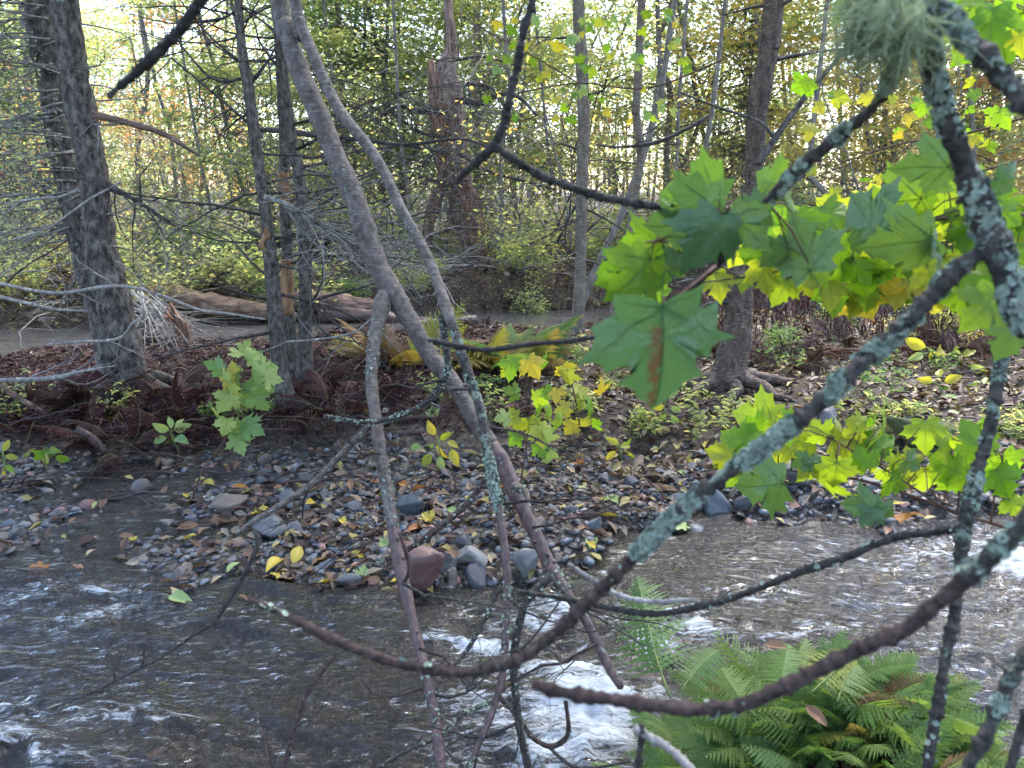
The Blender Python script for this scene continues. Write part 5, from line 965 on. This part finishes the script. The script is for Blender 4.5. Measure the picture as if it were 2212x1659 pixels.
for pts, mt, fl in (([(803, 915, 16), (760, 958, 16), (720, 1000, 16), (670, 1050, 16), (620, 1082, 15), (560, 1120, 13), (512, 1152, 12)], 'stem', 20), ([(548, 1146, 9), (558, 1165, 11), (548, 1200, 12), (522, 1250, 12), (492, 1300, 12), (462, 1340, 12), (440, 1362, 8)], 'fg_dark', 0), ([(440, 1358, 6), (400, 1385, 6), (340, 1425, 6), (280, 1455, 5), (200, 1495, 5), (108, 1532, 4)], 'fg_dark', 0),
                    ([(955, 680, 16), (962, 740, 17), (966, 800, 15), (940, 850, 16), (900, 882, 14), (840, 905, 12), (780, 912, 10), (700, 898, 6)], 'fg_bark', 260), ([(1052, 1030, 13), (1012, 1085, 14), (960, 1130, 14), (905, 1172, 14), (850, 1202, 12), (800, 1222, 7)], 'fg_red', 60), ([(1082, 1265, 9), (1050, 1330, 10), (1012, 1400, 10), (975, 1442, 9)], 'fg_bark', 20),
                    ([(1190, 1245, 22), (1160, 1272, 20), (1137, 1300, 19), (1120, 1356, 19), (1110, 1423, 18), (1113, 1489, 19), (1123, 1573, 19), (1146, 1680, 19)], 'fg_bark', 60), ([(780, 1440, 5), (788, 1475, 6), (815, 1500, 7), (855, 1503, 7), (912, 1487, 6)], 'fg_red', 0), ([(868, 1262, 9), (882, 1240, 9), (880, 1205, 9), (862, 1150, 7)], 'stem_red', 0),
                    ([(1080, 1510, 9), (1110, 1535, 11), (1128, 1560, 12), (1150, 1592, 12), (1185, 1612, 12), (1215, 1602, 12), (1228, 1575, 10), (1222, 1515, 9)], 'fg_red', 20), ([(1185, 1612, 8), (1215, 1640, 8), (1260, 1660, 7), (1360, 1646, 6)], 'fg_dark', 0), ([(1062, 1516, 9), (1003, 1542, 8), (953, 1588, 7)], 'fg_bark', 110), ([(950, 1592, 8), (880, 1622, 8), (815, 1660, 7)], 'fg_dark', 20),
                    ([(1112, 1050, 22), (1135, 1062, 16), (1140, 1080, 10)], 'stem', 10), ([(550, 1540, 8), (570, 1600, 8), (582, 1670, 7)], 'fg_red', 0), ([(720, 1420, 9), (668, 1490, 12), (640, 1560, 13), (612, 1670, 13)], 'fg_red', 0)):
    dd = 2.15 if pts[0][1] > 1150 else D1
    fstem(zip_d(pts, dd, dd - .1), M[mt], 9, 5 if pts[0][2] > 7 else 0, fl, .009, -.2, .16, "side_branch")
for k in range(9):
    mb = MB(); u, v = [(400, 1385), (300, 1447), (250, 1470), (340, 1425), (380, 1400), (200, 1495), (640, 1075), (740, 985), (700, 1020)][k]; grow(mb, at(u, v, 2.1 if v > 1300 else D1), (rf.normal(.5, .6), rf.normal(0, .3), rf.normal(.2, .6)), .12, .003, rf, 1, .2, 2, 4); T.part("side_branch", mb, M['fg_dark'])
for k in range(20):
    u, v = [(1080, 1500), (1095, 1290), (1060, 1560), (1110, 1420), (1120, 1560), (905, 1400), (930, 1500), (1230, 1290), (1290, 1390), (870, 1260), (1075, 1090), (820, 980), (1045, 920), (1020, 840), (850, 1140), (690, 1030), (960, 820), (1150, 1140), (945, 1600), (1190, 1245)][k]
    mb = MB(); d_ = 2.0 if v > 1200 else 2.3; grow(mb, at(u, v, d_), (rf.choice([-1, 1]) * rf.uniform(.4, 1), rf.normal(-.2, .3), rf.normal(-.35, .5)), rf.uniform(.25, .55), rf.uniform(.003, .0055), rf, 2, .22, 4, 5); T.part("side_branch", mb, M[('fg_bark', 'fg_dark', 'fg_red')[k % 3]])
crown(T, (-.3, 3.2, 5.0), 2.2, 3, 6000, 'yg', 8)  # unseen crown above the view, added to darken the near stream

# ------------------------------------------------------------------ near branches (almost at arm's length)
def onward(P, first, L):
    """carry a branch that leaves the view on past the frame"""
    if first[0] < 2212 and first[1] >= 0: return P
    a, b = np.array(P[0]), np.array(P[1]); d = (a - b)[:3]; d /= np.linalg.norm(d); return [[*(a[:3] + d * L + [0, 0, .04]), a[3] * 1.15], [*(a[:3] + d * L * .5), a[3] * 1.08]] + list(P)
def near(name, label, segs, cat="branch", size=.0036, beard=None):
    global T
    T = Thing(name, label, cat, at(segs[0][0][0][0], segs[0][0][0][1], segs[0][0][0][3]))
    for (pts, mt, sp, fl, thr, nm) in segs:
        P = fpath(pts); mb = MB(); P = [[*q[:3], q[3] * .80] for q in P]; P = onward(P, pts[0], .5); S = tube(mb, P, 14, P[len(P) // 2][3] * .3, .34, 1.3, int(abs(pts[0][1])) % 89, rings=.42 if nm != 'limb' else .2); spurs(mb, S, sp, rf, .6, .42); po = T.part(nm, mb, M[mt]); Lm = MB()
        if fl: flakes(Lm, S, fl, size, rf, 22, thr, int(abs(pts[0][0])) % 40)
        if Lm.v: T.part("lichen", Lm, M['lichen'], po, kind='stuff')
    return T
A_ = [(1958, -30, 46, .60), (1995, 40, 46, .61), (2005, 90, 46, .62), (2020, 180, 50, .63), (2050, 280, 52, .63), (2085, 360, 62, .64), (2110, 430, 70, .64), (2130, 490, 72, .64), (2160, 560, 70, .63), (2185, 640, 62, .62), (2225, 720, 60, .60)]
T = near("lichened_limb", "thick lichen covered limb hanging down the right side with a beard of pale lichen", [
    (A_, 'fg_limb', 8, 3800, -.12, "limb"),
    ([(1990, 0, 40, .60), (2050, 40, 46, .58), (2120, 115, 50, .56), (2175, 180, 50, .55), (2240, 260, 48, .54)], 'fg_limb', 5, 900, .02, "side_branch"),
    ([(1962, 60, 24, .62), (1945, 110, 28, .63), (1925, 165, 30, .65), (1895, 220, 32, .66), (1850, 265, 32, .68), (1790, 312, 32, .70), (1740, 352, 30, .72), (1700, 392, 28, .74), (1662, 432, 26, .76), (1600, 512, 22, .79), (1545, 572, 22, .80), (1490, 622, 20, .82), (1438, 655, 16, .83)], 'fg_bark', 8, 800, .0, "side_branch"),
    ([(2135, 535, 40, .64), (2085, 570, 42, .64), (2030, 620, 44, .65), (1980, 672, 42, .65), (1900, 752, 42, .66), (1830, 812, 42, .66), (1760, 880, 40, .67), (1680, 942, 40, .68), (1600, 1002, 38, .69), (1520, 1062, 36, .70), (1440, 1132, 36, .71), (1370, 1202, 34, .72)], 'fg_limb', 8, 2600, -.02, "side_branch"),
    ([(1372, 1200, 34, .72), (1300, 1272, 32, .73), (1255, 1315, 34, .73), (1200, 1368, 30, .74), (1130, 1420, 28, .74), (1070, 1440, 28, .74), (1000, 1452, 28, .74), (930, 1446, 28, .74), (850, 1430, 26, .74), (780, 1406, 26, .74), (700, 1372, 24, .74), (640, 1340, 20, .74), (580, 1312, 20, .74), (538, 1296, 15, .74)], 'fg_red', 16, 25, .2, "side_branch")])
mb = MB(); rb = np.random.default_rng(3)
TU = [(rb.uniform(1840, 1990), rb.uniform(-40, 75), .60 + rb.normal(0, .02), rb.uniform(.025, .07), rb.normal(0, .35)) for k in range(26)]
for k in range(1250):
    tu = TU[k % 26]; c = at(tu[0] + rb.normal(0, 10), tu[1] + rb.normal(0, 12), tu[2] + rb.normal(0, .006)); L = tu[3] * rb.uniform(.35, 1.1); d = rb.normal(0, .45, 3) + [tu[4] - .1, 0, -.9]; P = []
    for q in range(7): P.append([*c, .0006 * (1 - q * .09)]); d = d + rb.normal(0, .45, 3) + [0, 0, -.1]; d /= np.linalg.norm(d); c = c + d * L / 6
    tube(mb, P, 3)
T.part("beard_lichen", mb, M['beard'], kind='stuff')
near("dark_branch", "dark reddish branch sweeping low across the ferns", [([(2235, 1105, 44, .52), (2150, 1192, 44, .53), (2080, 1258, 42, .54), (2020, 1305, 40, .55), (1960, 1358, 38, .56), (1880, 1392, 38, .57), (1800, 1430, 36, .58), (1700, 1480, 36, .58), (1600, 1522, 36, .59), (1500, 1532, 34, .59), (1400, 1522, 34, .60), (1300, 1508, 32, .60), (1220, 1497, 32, .60), (1152, 1478, 24, .60)], 'fg_red', 24, 40, .25, "shaft"), ([(2235, 1105, 46, .515), (2150, 1190, 46, .525), (2085, 1252, 44, .535)], 'fg_limb', 2, 380, -.1, "shaft")])
near("grey_twig_branch", "upright grey twig with a long dark side twig curving left over the water", [
    ([(2168, 740, 26, .93), (2158, 800, 28, .93), (2146, 880, 28, .92), (2135, 940, 30, .92), (2112, 1020, 30, .91), (2095, 1090, 34, .90), (2082, 1150, 36, .90), (2075, 1215, 34, .90)], 'fg_limb', 5, 420, .05, "shaft"),
    ([(2077, 1205, 32, .90), (2070, 1262, 30, .89), (2060, 1335, 30, .88), (2042, 1420, 28, .87), (2030, 1500, 28, .86), (2012, 1600, 28, .85), (2000, 1690, 26, .84)], 'fg_bark', 7, 30, .1, "shaft"),
    ([(2085, 1140, 20, .90), (2020, 1150, 20, .93), (1960, 1156, 20, .95), (1900, 1172, 20, .97), (1830, 1202, 20, .99), (1740, 1232, 19, 1.01), (1660, 1262, 18, 1.03), (1580, 1292, 18, 1.05), (1500, 1312, 17, 1.07), (1420, 1326, 16, 1.08), (1340, 1318, 15, 1.09), (1280, 1304, 14, 1.1), (1200, 1290, 12, 1.1), (1118, 1276, 9, 1.1)], 'fg_dark', 44, 60, .15, "side_branch"),
    ([(1512, 1300, 12, 1.07), (1480, 1296, 12, 1.08), (1420, 1300, 13, 1.08), (1350, 1290, 13, 1.09), (1295, 1262, 13, 1.1), (1228, 1218, 10, 1.1)], 'twig_grey', 40, 0, 0, "side_branch")])
near("lichened_twig", "lichen blotched twig crossing the bottom right corner", [([(2235, 1390, 34, .62), (2190, 1452, 38, .62), (2152, 1540, 36, .62), (2112, 1620, 34, .62), (2070, 1690, 34, .62)], 'fg_limb', 4, 900, .05, "shaft")])
near("corner_twig", "thin dark twig at the far bottom right edge", [([(2235, 1500, 24, .7), (2205, 1580, 24, .7), (2175, 1690, 22, .7)], 'fg_bark', 3, 30, .1, "shaft")])
near("forked_branch", "dark knobbly forked branch hanging from the top centre", [([(1156, -30, 22, .78), (1146, 20, 22, .78), (1130, 70, 21, .78), (1118, 140, 21, .79), (1102, 205, 22, .79), (1090, 262, 22, .80), (1068, 312, 22, .80), (1032, 348, 20, .81), (988, 388, 15, .82)], 'fg_dark', 14, 0, 0, "shaft"),
    ([(1066, 312, 20, .80), (1090, 332, 22, .80), (1122, 352, 22, .80), (1180, 385, 22, .80), (1240, 406, 22, .79), (1300, 426, 22, .79), (1360, 437, 22, .78), (1420, 446, 22, .78), (1495, 458, 18, .77)], 'fg_dark', 34, 10, .2, "side_branch")])
near("dark_twig", "blurred dark branch end slanting in at the top left", [([(455, -30, 28, .72), (400, 50, 28, .73), (350, 105, 28, .74), (300, 152, 25, .75), (255, 190, 18, .76), (235, 210, 13, .76)], 'fg_dark', 16, 0, 0, "shaft")])
near("thin_twig", "thin dark twig running level into the big maple leaf", [([(925, 734, 12, .95), (955, 740, 14, .94), (1000, 750, 13, .93), (1045, 756, 13, .92), (1100, 750, 13, .90), (1160, 742, 13, .88), (1235, 736, 12, .86), (1330, 720, 10, .82)], 'fg_dark', 10, 0, 0, "shaft")])
near("broken_twig", "pale broken twig stub above the ferns at the bottom", [([(1372, 1572, 20, .8), (1400, 1590, 22, .8), (1450, 1620, 22, .78), (1500, 1670, 22, .76)], 'twig_grey', 4, 0, 0, "shaft"), ([(1385, 1565, 14, .8), (1384, 1610, 16, .8), (1372, 1680, 16, .79)], 'fg_dark', 3, 0, 0, "side_branch")])

# ------------------------------------------------------------------ maple sprays
def spray(name, label, stems, leaves, seed):
    rng = np.random.default_rng(seed); base = at(stems[0][0][0], stems[0][0][1], stems[0][0][3]); T = Thing(name, label, "branch", base); mb = MB(); S = []
    for s in stems: S.append(tube(mb, onward(fpath(s), s[0], .6), 7, .012, .08, 1, 3))
    S = np.vstack(S)
    for (u, v, tu, tv, d, c, f, roll) in leaves:
        pb = at(u, v, d); L = math.hypot(tu - u, tv - v) * K * d / FPX; tilt = f; size = .86 * L / max(.35, math.cos(tilt)); pt = pb + (at(tu, tv, d) - pb) * 3; me = MPL[c]; place_leaf(T.o, me[rng.integers(4)], base, pt, pb, size, tilt, roll)
        j = S[np.argmin(np.linalg.norm(S[:, :3] - pb, axis=1))]; e = pb - (at(tu, tv, d) - pb) * .0
        if np.linalg.norm(j[:3] - pb) < .16: tube(mb, [[*j[:3], .0013], [*((j[:3] + pb) / 2 + [0, 0, .008]), .0011], [*e, .0009]], 4)
    T.part("twig", mb, M['red_stalk']); return T
def rnd_leaves(n, box, d, cs, sz, rng, ang=(-120, -50)):
    o = []
    for k in range(n):
        u, v = rng.uniform(box[0], box[2]), rng.uniform(box[1], box[3]); a = math.radians(rng.uniform(*ang)); s = rng.uniform(*sz); o.append((u, v, u + math.cos(a) * s, v - math.sin(a) * s, rng.uniform(*d), cs[rng.integers(len(cs))], rng.uniform(-.9, .5), rng.normal(0, .35)))
    return o
r1 = np.random.default_rng(81)
spray("maple_branch", "single large dark green maple leaf with a rusty scar, nearest to the viewer", [[(1545, 575, 8, .66), (1490, 620, 6, .64), (1432, 664, 5, .62)]], [(1431, 662, 1425, 955, .56, 'scarred', -.45, .45)], 1)
spray("maple_branch", "cluster of blue green maple leaves hiding the end of the forked branch", [[(1660, 440, 7, .78), (1570, 462, 7, .76), (1500, 470, 5, .75)], [(1570, 462, 5, .76), (1420, 520, 4, .8)]],
      [(1556, 466, 1490, 600, .74, 'dark', .1, .25), (1556, 462, 1372, 505, .76, 'dark', -.5, .5), (1580, 462, 1672, 560, .75, 'dark', .15, -.3), (1600, 455, 1700, 500, .78, 'dark', -.3, 0), (1545, 455, 1395, 418, .82, 'mid', -.8, .2), (1420, 520, 1330, 555, .84, 'mid', -.4, .5), (1405, 560, 1296, 672, .82, 'mid', -.2, .4), (1440, 555, 1420, 640, .86, 'mid', .3, 0),
       (1470, 545, 1430, 600, .84, 'dark', .2, .5), (1380, 590, 1275, 640, .85, 'mid', -.3, .6), (1350, 560, 1290, 600, .88, 'mid', .1, .2), (1690, 402, 1612, 372, .86, 'mid', -.7, .2), (1700, 440, 1790, 400, .86, 'mid', -.5, 0), (1755, 585, 1690, 430, .80, 'dark', -.2, .3), (1700, 530, 1645, 585, .82, 'dark', -.2, .2), (1720, 470, 1780, 560, .84, 'mid', .2, -.2)], 2)
L3 = [(1900, 505, 1785, 425, .95, 'dark', -.5, .4), (1990, 425, 1850, 455, 1.0, 'mid', -.5, .3), (2050, 355, 1925, 372, .8, 'dark', -.5, .4), (1960, 500, 1850, 560, 1.1, 'lime', -.1, .2), (2010, 505, 1950, 580, 1.1, 'lime', 0, 0), (2012, 512, 1875, 570, .88, 'dark', -.3, .5), (2015, 520, 2110, 500, .88, 'dark', -.4, .2), (2150, 385, 2225, 430, .85, 'dark', -.3, .2), (2160, 450, 2230, 500, .9, 'mid', -.2, .2), (2090, 420, 2150, 470, .95, 'mid', .1, 0),
      (2150, 635, 2068, 730, .72, 'mid', -.1, .3), (2165, 630, 2235, 720, .74, 'mid', 0, 0), (2200, 700, 2150, 790, .78, 'dark', -.2, .2), (1545, 590, 1562, 668, 1.25, 'lime', .1, .2), (1432, 642, 1368, 605, 1.2, 'lime', -.2, .3), (1440, 530, 1462, 590, 1.2, 'lime', .1, .2), (1700, 605, 1668, 672, 1.25, 'lime', 0, .2), (1735, 600, 1765, 650, 1.3, 'lime', .2, 0), (1795, 600, 1822, 690, 1.25, 'lime', 0, .1), (1850, 600, 1830, 680, 1.3, 'lime', .1, 0), (1880, 600, 1870, 690, 1.25, 'lime', 0, 0), (1905, 600, 1960, 680, 1.3, 'lime', 0, .2), (1950, 595, 1985, 665, 1.3, 'lime', .1, 0),
      (2080, 620, 2090, 705, 1.25, 'lime', 0, 0), (1780, 615, 1795, 670, 1.35, 'yellow', .1, .2), (1610, 600, 1600, 640, 1.35, 'lime', .1, 0), (1930, 560, 1890, 620, 1.15, 'lime', 0, 0), (1760, 540, 1800, 600, 1.2, 'lime', 0, .3), (1830, 520, 1800, 590, 1.2, 'lime', 0, 0), (2060, 560, 2020, 640, 1.2, 'lime', 0, .2), (2110, 560, 2150, 630, 1.2, 'lime', 0, 0), (1650, 520, 1600, 560, 1.2, 'mid', 0, .2), (1640, 560, 1680, 620, 1.25, 'lime', 0, .1)] \
    + rnd_leaves(46, (1600, 440, 2230, 590), (1.0, 1.4), ['lime', 'lime', 'mid', 'lime'], (70, 125), r1) + rnd_leaves(16, (1900, 380, 2230, 470), (1.0, 1.3), ['mid', 'lime', 'mid'], (70, 110), r1) + rnd_leaves(14, (1740, 590, 2190, 630), (1.2, 1.45), ['lime', 'lime', 'lime', 'mid', 'yellow'], (60, 95), r1)
spray("maple_branch", "broad spray of lime green maple leaves crossing behind the lichened limb", [[(2235, 640, 9, 1.2), (2137, 624, 9, 1.2), (2081, 616, 9, 1.2), (2010, 601, 8, 1.2), (1877, 583, 7, 1.2), (1778, 577, 6, 1.22), (1704, 583, 5, 1.24), (1600, 600, 4, 1.26)], [(2235, 463, 9, 1.05), (2056, 471, 9, 1.05), (1954, 478, 8, 1.05), (1877, 491, 8, 1.06), (1790, 509, 7, 1.08), (1700, 540, 5, 1.1)]], L3, 3)
L4 = [(1672, 915, 1568, 895, 1.5, 'lime', -.6, .2), (1615, 968, 1545, 935, 1.5, 'lime', -.3, .2), (1585, 988, 1512, 978, 1.5, 'lime', -.3, .2), (1785, 945, 1735, 905, 1.45, 'lime', .2, .2), (1800, 950, 1885, 965, 1.45, 'lime', -.3, .1), (1880, 968, 1945, 925, 1.45, 'lime', .1, .2), (1875, 1010, 1840, 960, 1.4, 'lime', -.2, .2), (1935, 985, 1925, 1025, 1.4, 'lime', .2, .1), (1747, 990, 1775, 1032, 1.4, 'dark', 0, .3), (1747, 990, 1705, 1015, 1.4, 'dark', -.3, .2), (1670, 1005, 1630, 1025, 1.42, 'lime', -.3, 0), (1690, 1045, 1582, 1055, 1.3, 'dark', -.7, .3),
      (1893, 1097, 1855, 1145, 1.25, 'dark', .1, .1), (1893, 1097, 1815, 1100, 1.25, 'dark', -.3, .3), (1895, 1097, 1945, 1130, 1.25, 'dark', 0, -.2), (1955, 990, 2012, 1028, 1.35, 'dark', -.3, .2), (2090, 1030, 2000, 985, 1.4, 'lime', -.3, .2), (2030, 1020, 2060, 1058, 1.4, 'lime', 0, 0), (1920, 1030, 1990, 1080, 1.4, 'lime', -.4, .2), (2125, 975, 2065, 905, 1.2, 'mid', -.1, .3), (2150, 1015, 2195, 1100, 1.3, 'lime', -.1, .2), (2165, 985, 2215, 1050, 1.3, 'lime', 0, 0), (2110, 950, 2180, 975, 1.25, 'mid', -.3, 0), (2180, 1080, 2215, 1130, 1.3, 'lime', 0, 0), (1720, 960, 1690, 990, 1.45, 'lime', 0, 0), (1860, 930, 1810, 945, 1.45, 'lime', -.5, 0)] \
    + rnd_leaves(44, (1580, 910, 2210, 1030), (1.35, 1.6), ['lime'], (50, 85), r1, (-200, 20))
spray("maple_branch", "low spray of bright lime maple leaves over the gravel shore", [[(2240, 1160, 8, 1.35), (2160, 1135, 8, 1.38), (2080, 1112, 8, 1.4), (1960, 1068, 7, 1.42), (1870, 1040, 6, 1.44), (1780, 1025, 5, 1.46), (1650, 1010, 3, 1.5)], [(2040, 1098, 6, 1.4), (1990, 1065, 5, 1.4), (1945, 1035, 4, 1.42), (1900, 1008, 4, 1.43), (1800, 950, 3, 1.45)], [(2140, 1128, 5, 1.35), (2150, 1060, 4, 1.32), (2165, 990, 4, 1.3), (2125, 960, 3, 1.25)]], L4, 4)
spray("maple_branch", "loose spray of smaller yellow green leaves behind the lichened limb", [[(2230, 250, 6, 2.4), (2080, 290, 5, 2.5), (1950, 310, 4, 2.6), (1820, 350, 3, 2.7)], [(2230, 340, 5, 2.4), (2000, 400, 4, 2.5), (1850, 420, 3, 2.6)]], rnd_leaves(46, (1740, 170, 2205, 420), (2.2, 2.8), ['lime', 'lime', 'mid', 'yellow'], (20, 44), r1, (-150, -10)), 5)
spray("maple_branch", "leafy twig of green maple leaves in the top right corner", [[(2240, 30, 7, 1.2), (2140, 10, 6, 1.25), (2050, -10, 5, 1.3)], [(1860, -30, 5, 1.3), (1820, 20, 4, 1.3)]], [(1850, -25, 1795, 65, 1.3, 'mid', 0, .3), (1830, -20, 1870, 40, 1.3, 'lime', 0, 0)] + rnd_leaves(16, (2060, -20, 2210, 90), (1.1, 1.4), ['lime', 'mid', 'lime'], (60, 100), r1, (-150, -30)), 6)
spray("leafy_twig", "thin twig of hanging yellow green leaves left of the straight pale birch", [[(1560, 130, 4, 5), (1400, 190, 4, 5.2), (1250, 180, 3, 5.3), (1120, 200, 3, 5.3)], [(1250, 180, 3, 5.3), (1150, 120, 3, 5.3), (1040, 60, 2, 5.4)]], rnd_leaves(70, (1050, 20, 1480, 260), (4.8, 5.8), ['lime', 'mid', 'palegreen', 'yellow'], (13, 27), r1, (-150, -20)), 7)

# ------------------------------------------------------------------ the air of the wood
mb = MB(); hx, hy0, hy1, hz0, hz1 = 205, -60, 260, -1.6, 22
mb.add([(-hx, hy0, hz0), (hx, hy0, hz0), (hx, hy1, hz0), (-hx, hy1, hz0), (-hx, hy0, hz1), (hx, hy0, hz1), (hx, hy1, hz1), (-hx, hy1, hz1)], [(0, 3, 2, 1), (4, 5, 6, 7), (0, 1, 5, 4), (1, 2, 6, 5), (2, 3, 7, 6), (3, 0, 4, 7)])
m, t, o = new_mat("pale air"); pv = nd(t, "VolumePrincipled", {'Color': (.96, .97, 1, 1), 'Density': HAZE, 'Anisotropy': 0.0}); t.links.new(pv.outputs[0], o.inputs[1])
tag(link("haze", mb.mesh("haze", m, smooth=False)), None, None, None, 'stuff')

# ------------------------------------------------------------------ alike neighbours: say which one it is, counted from the left
from collections import defaultdict
bpy.context.view_layer.update()
same = defaultdict(list)
for ob in bpy.data.objects:
    if ob.parent is None and ob.get('category') and ob.get('label'): same[ob['label']].append(ob)
ORD = ["first", "second", "third", "fourth", "fifth", "sixth", "seventh", "eighth", "ninth", "tenth", "eleventh", "twelfth", "thirteenth", "fourteenth", "fifteenth", "sixteenth"]
def ucol(ob):
    p = ob.matrix_world.translation; d = p.y * CT - (p.z - H) * ST; return p.x / d
for lb, obs in same.items():
    if 2 <= len(obs) <= 16 and len(lb.split()) <= 13:
        for k, ob in enumerate(sorted(obs, key=ucol)): ob['label'] = f"{lb}, {'leftmost' if k == 0 else 'rightmost' if k == len(obs) - 1 else ORD[k] + ' from left'}"
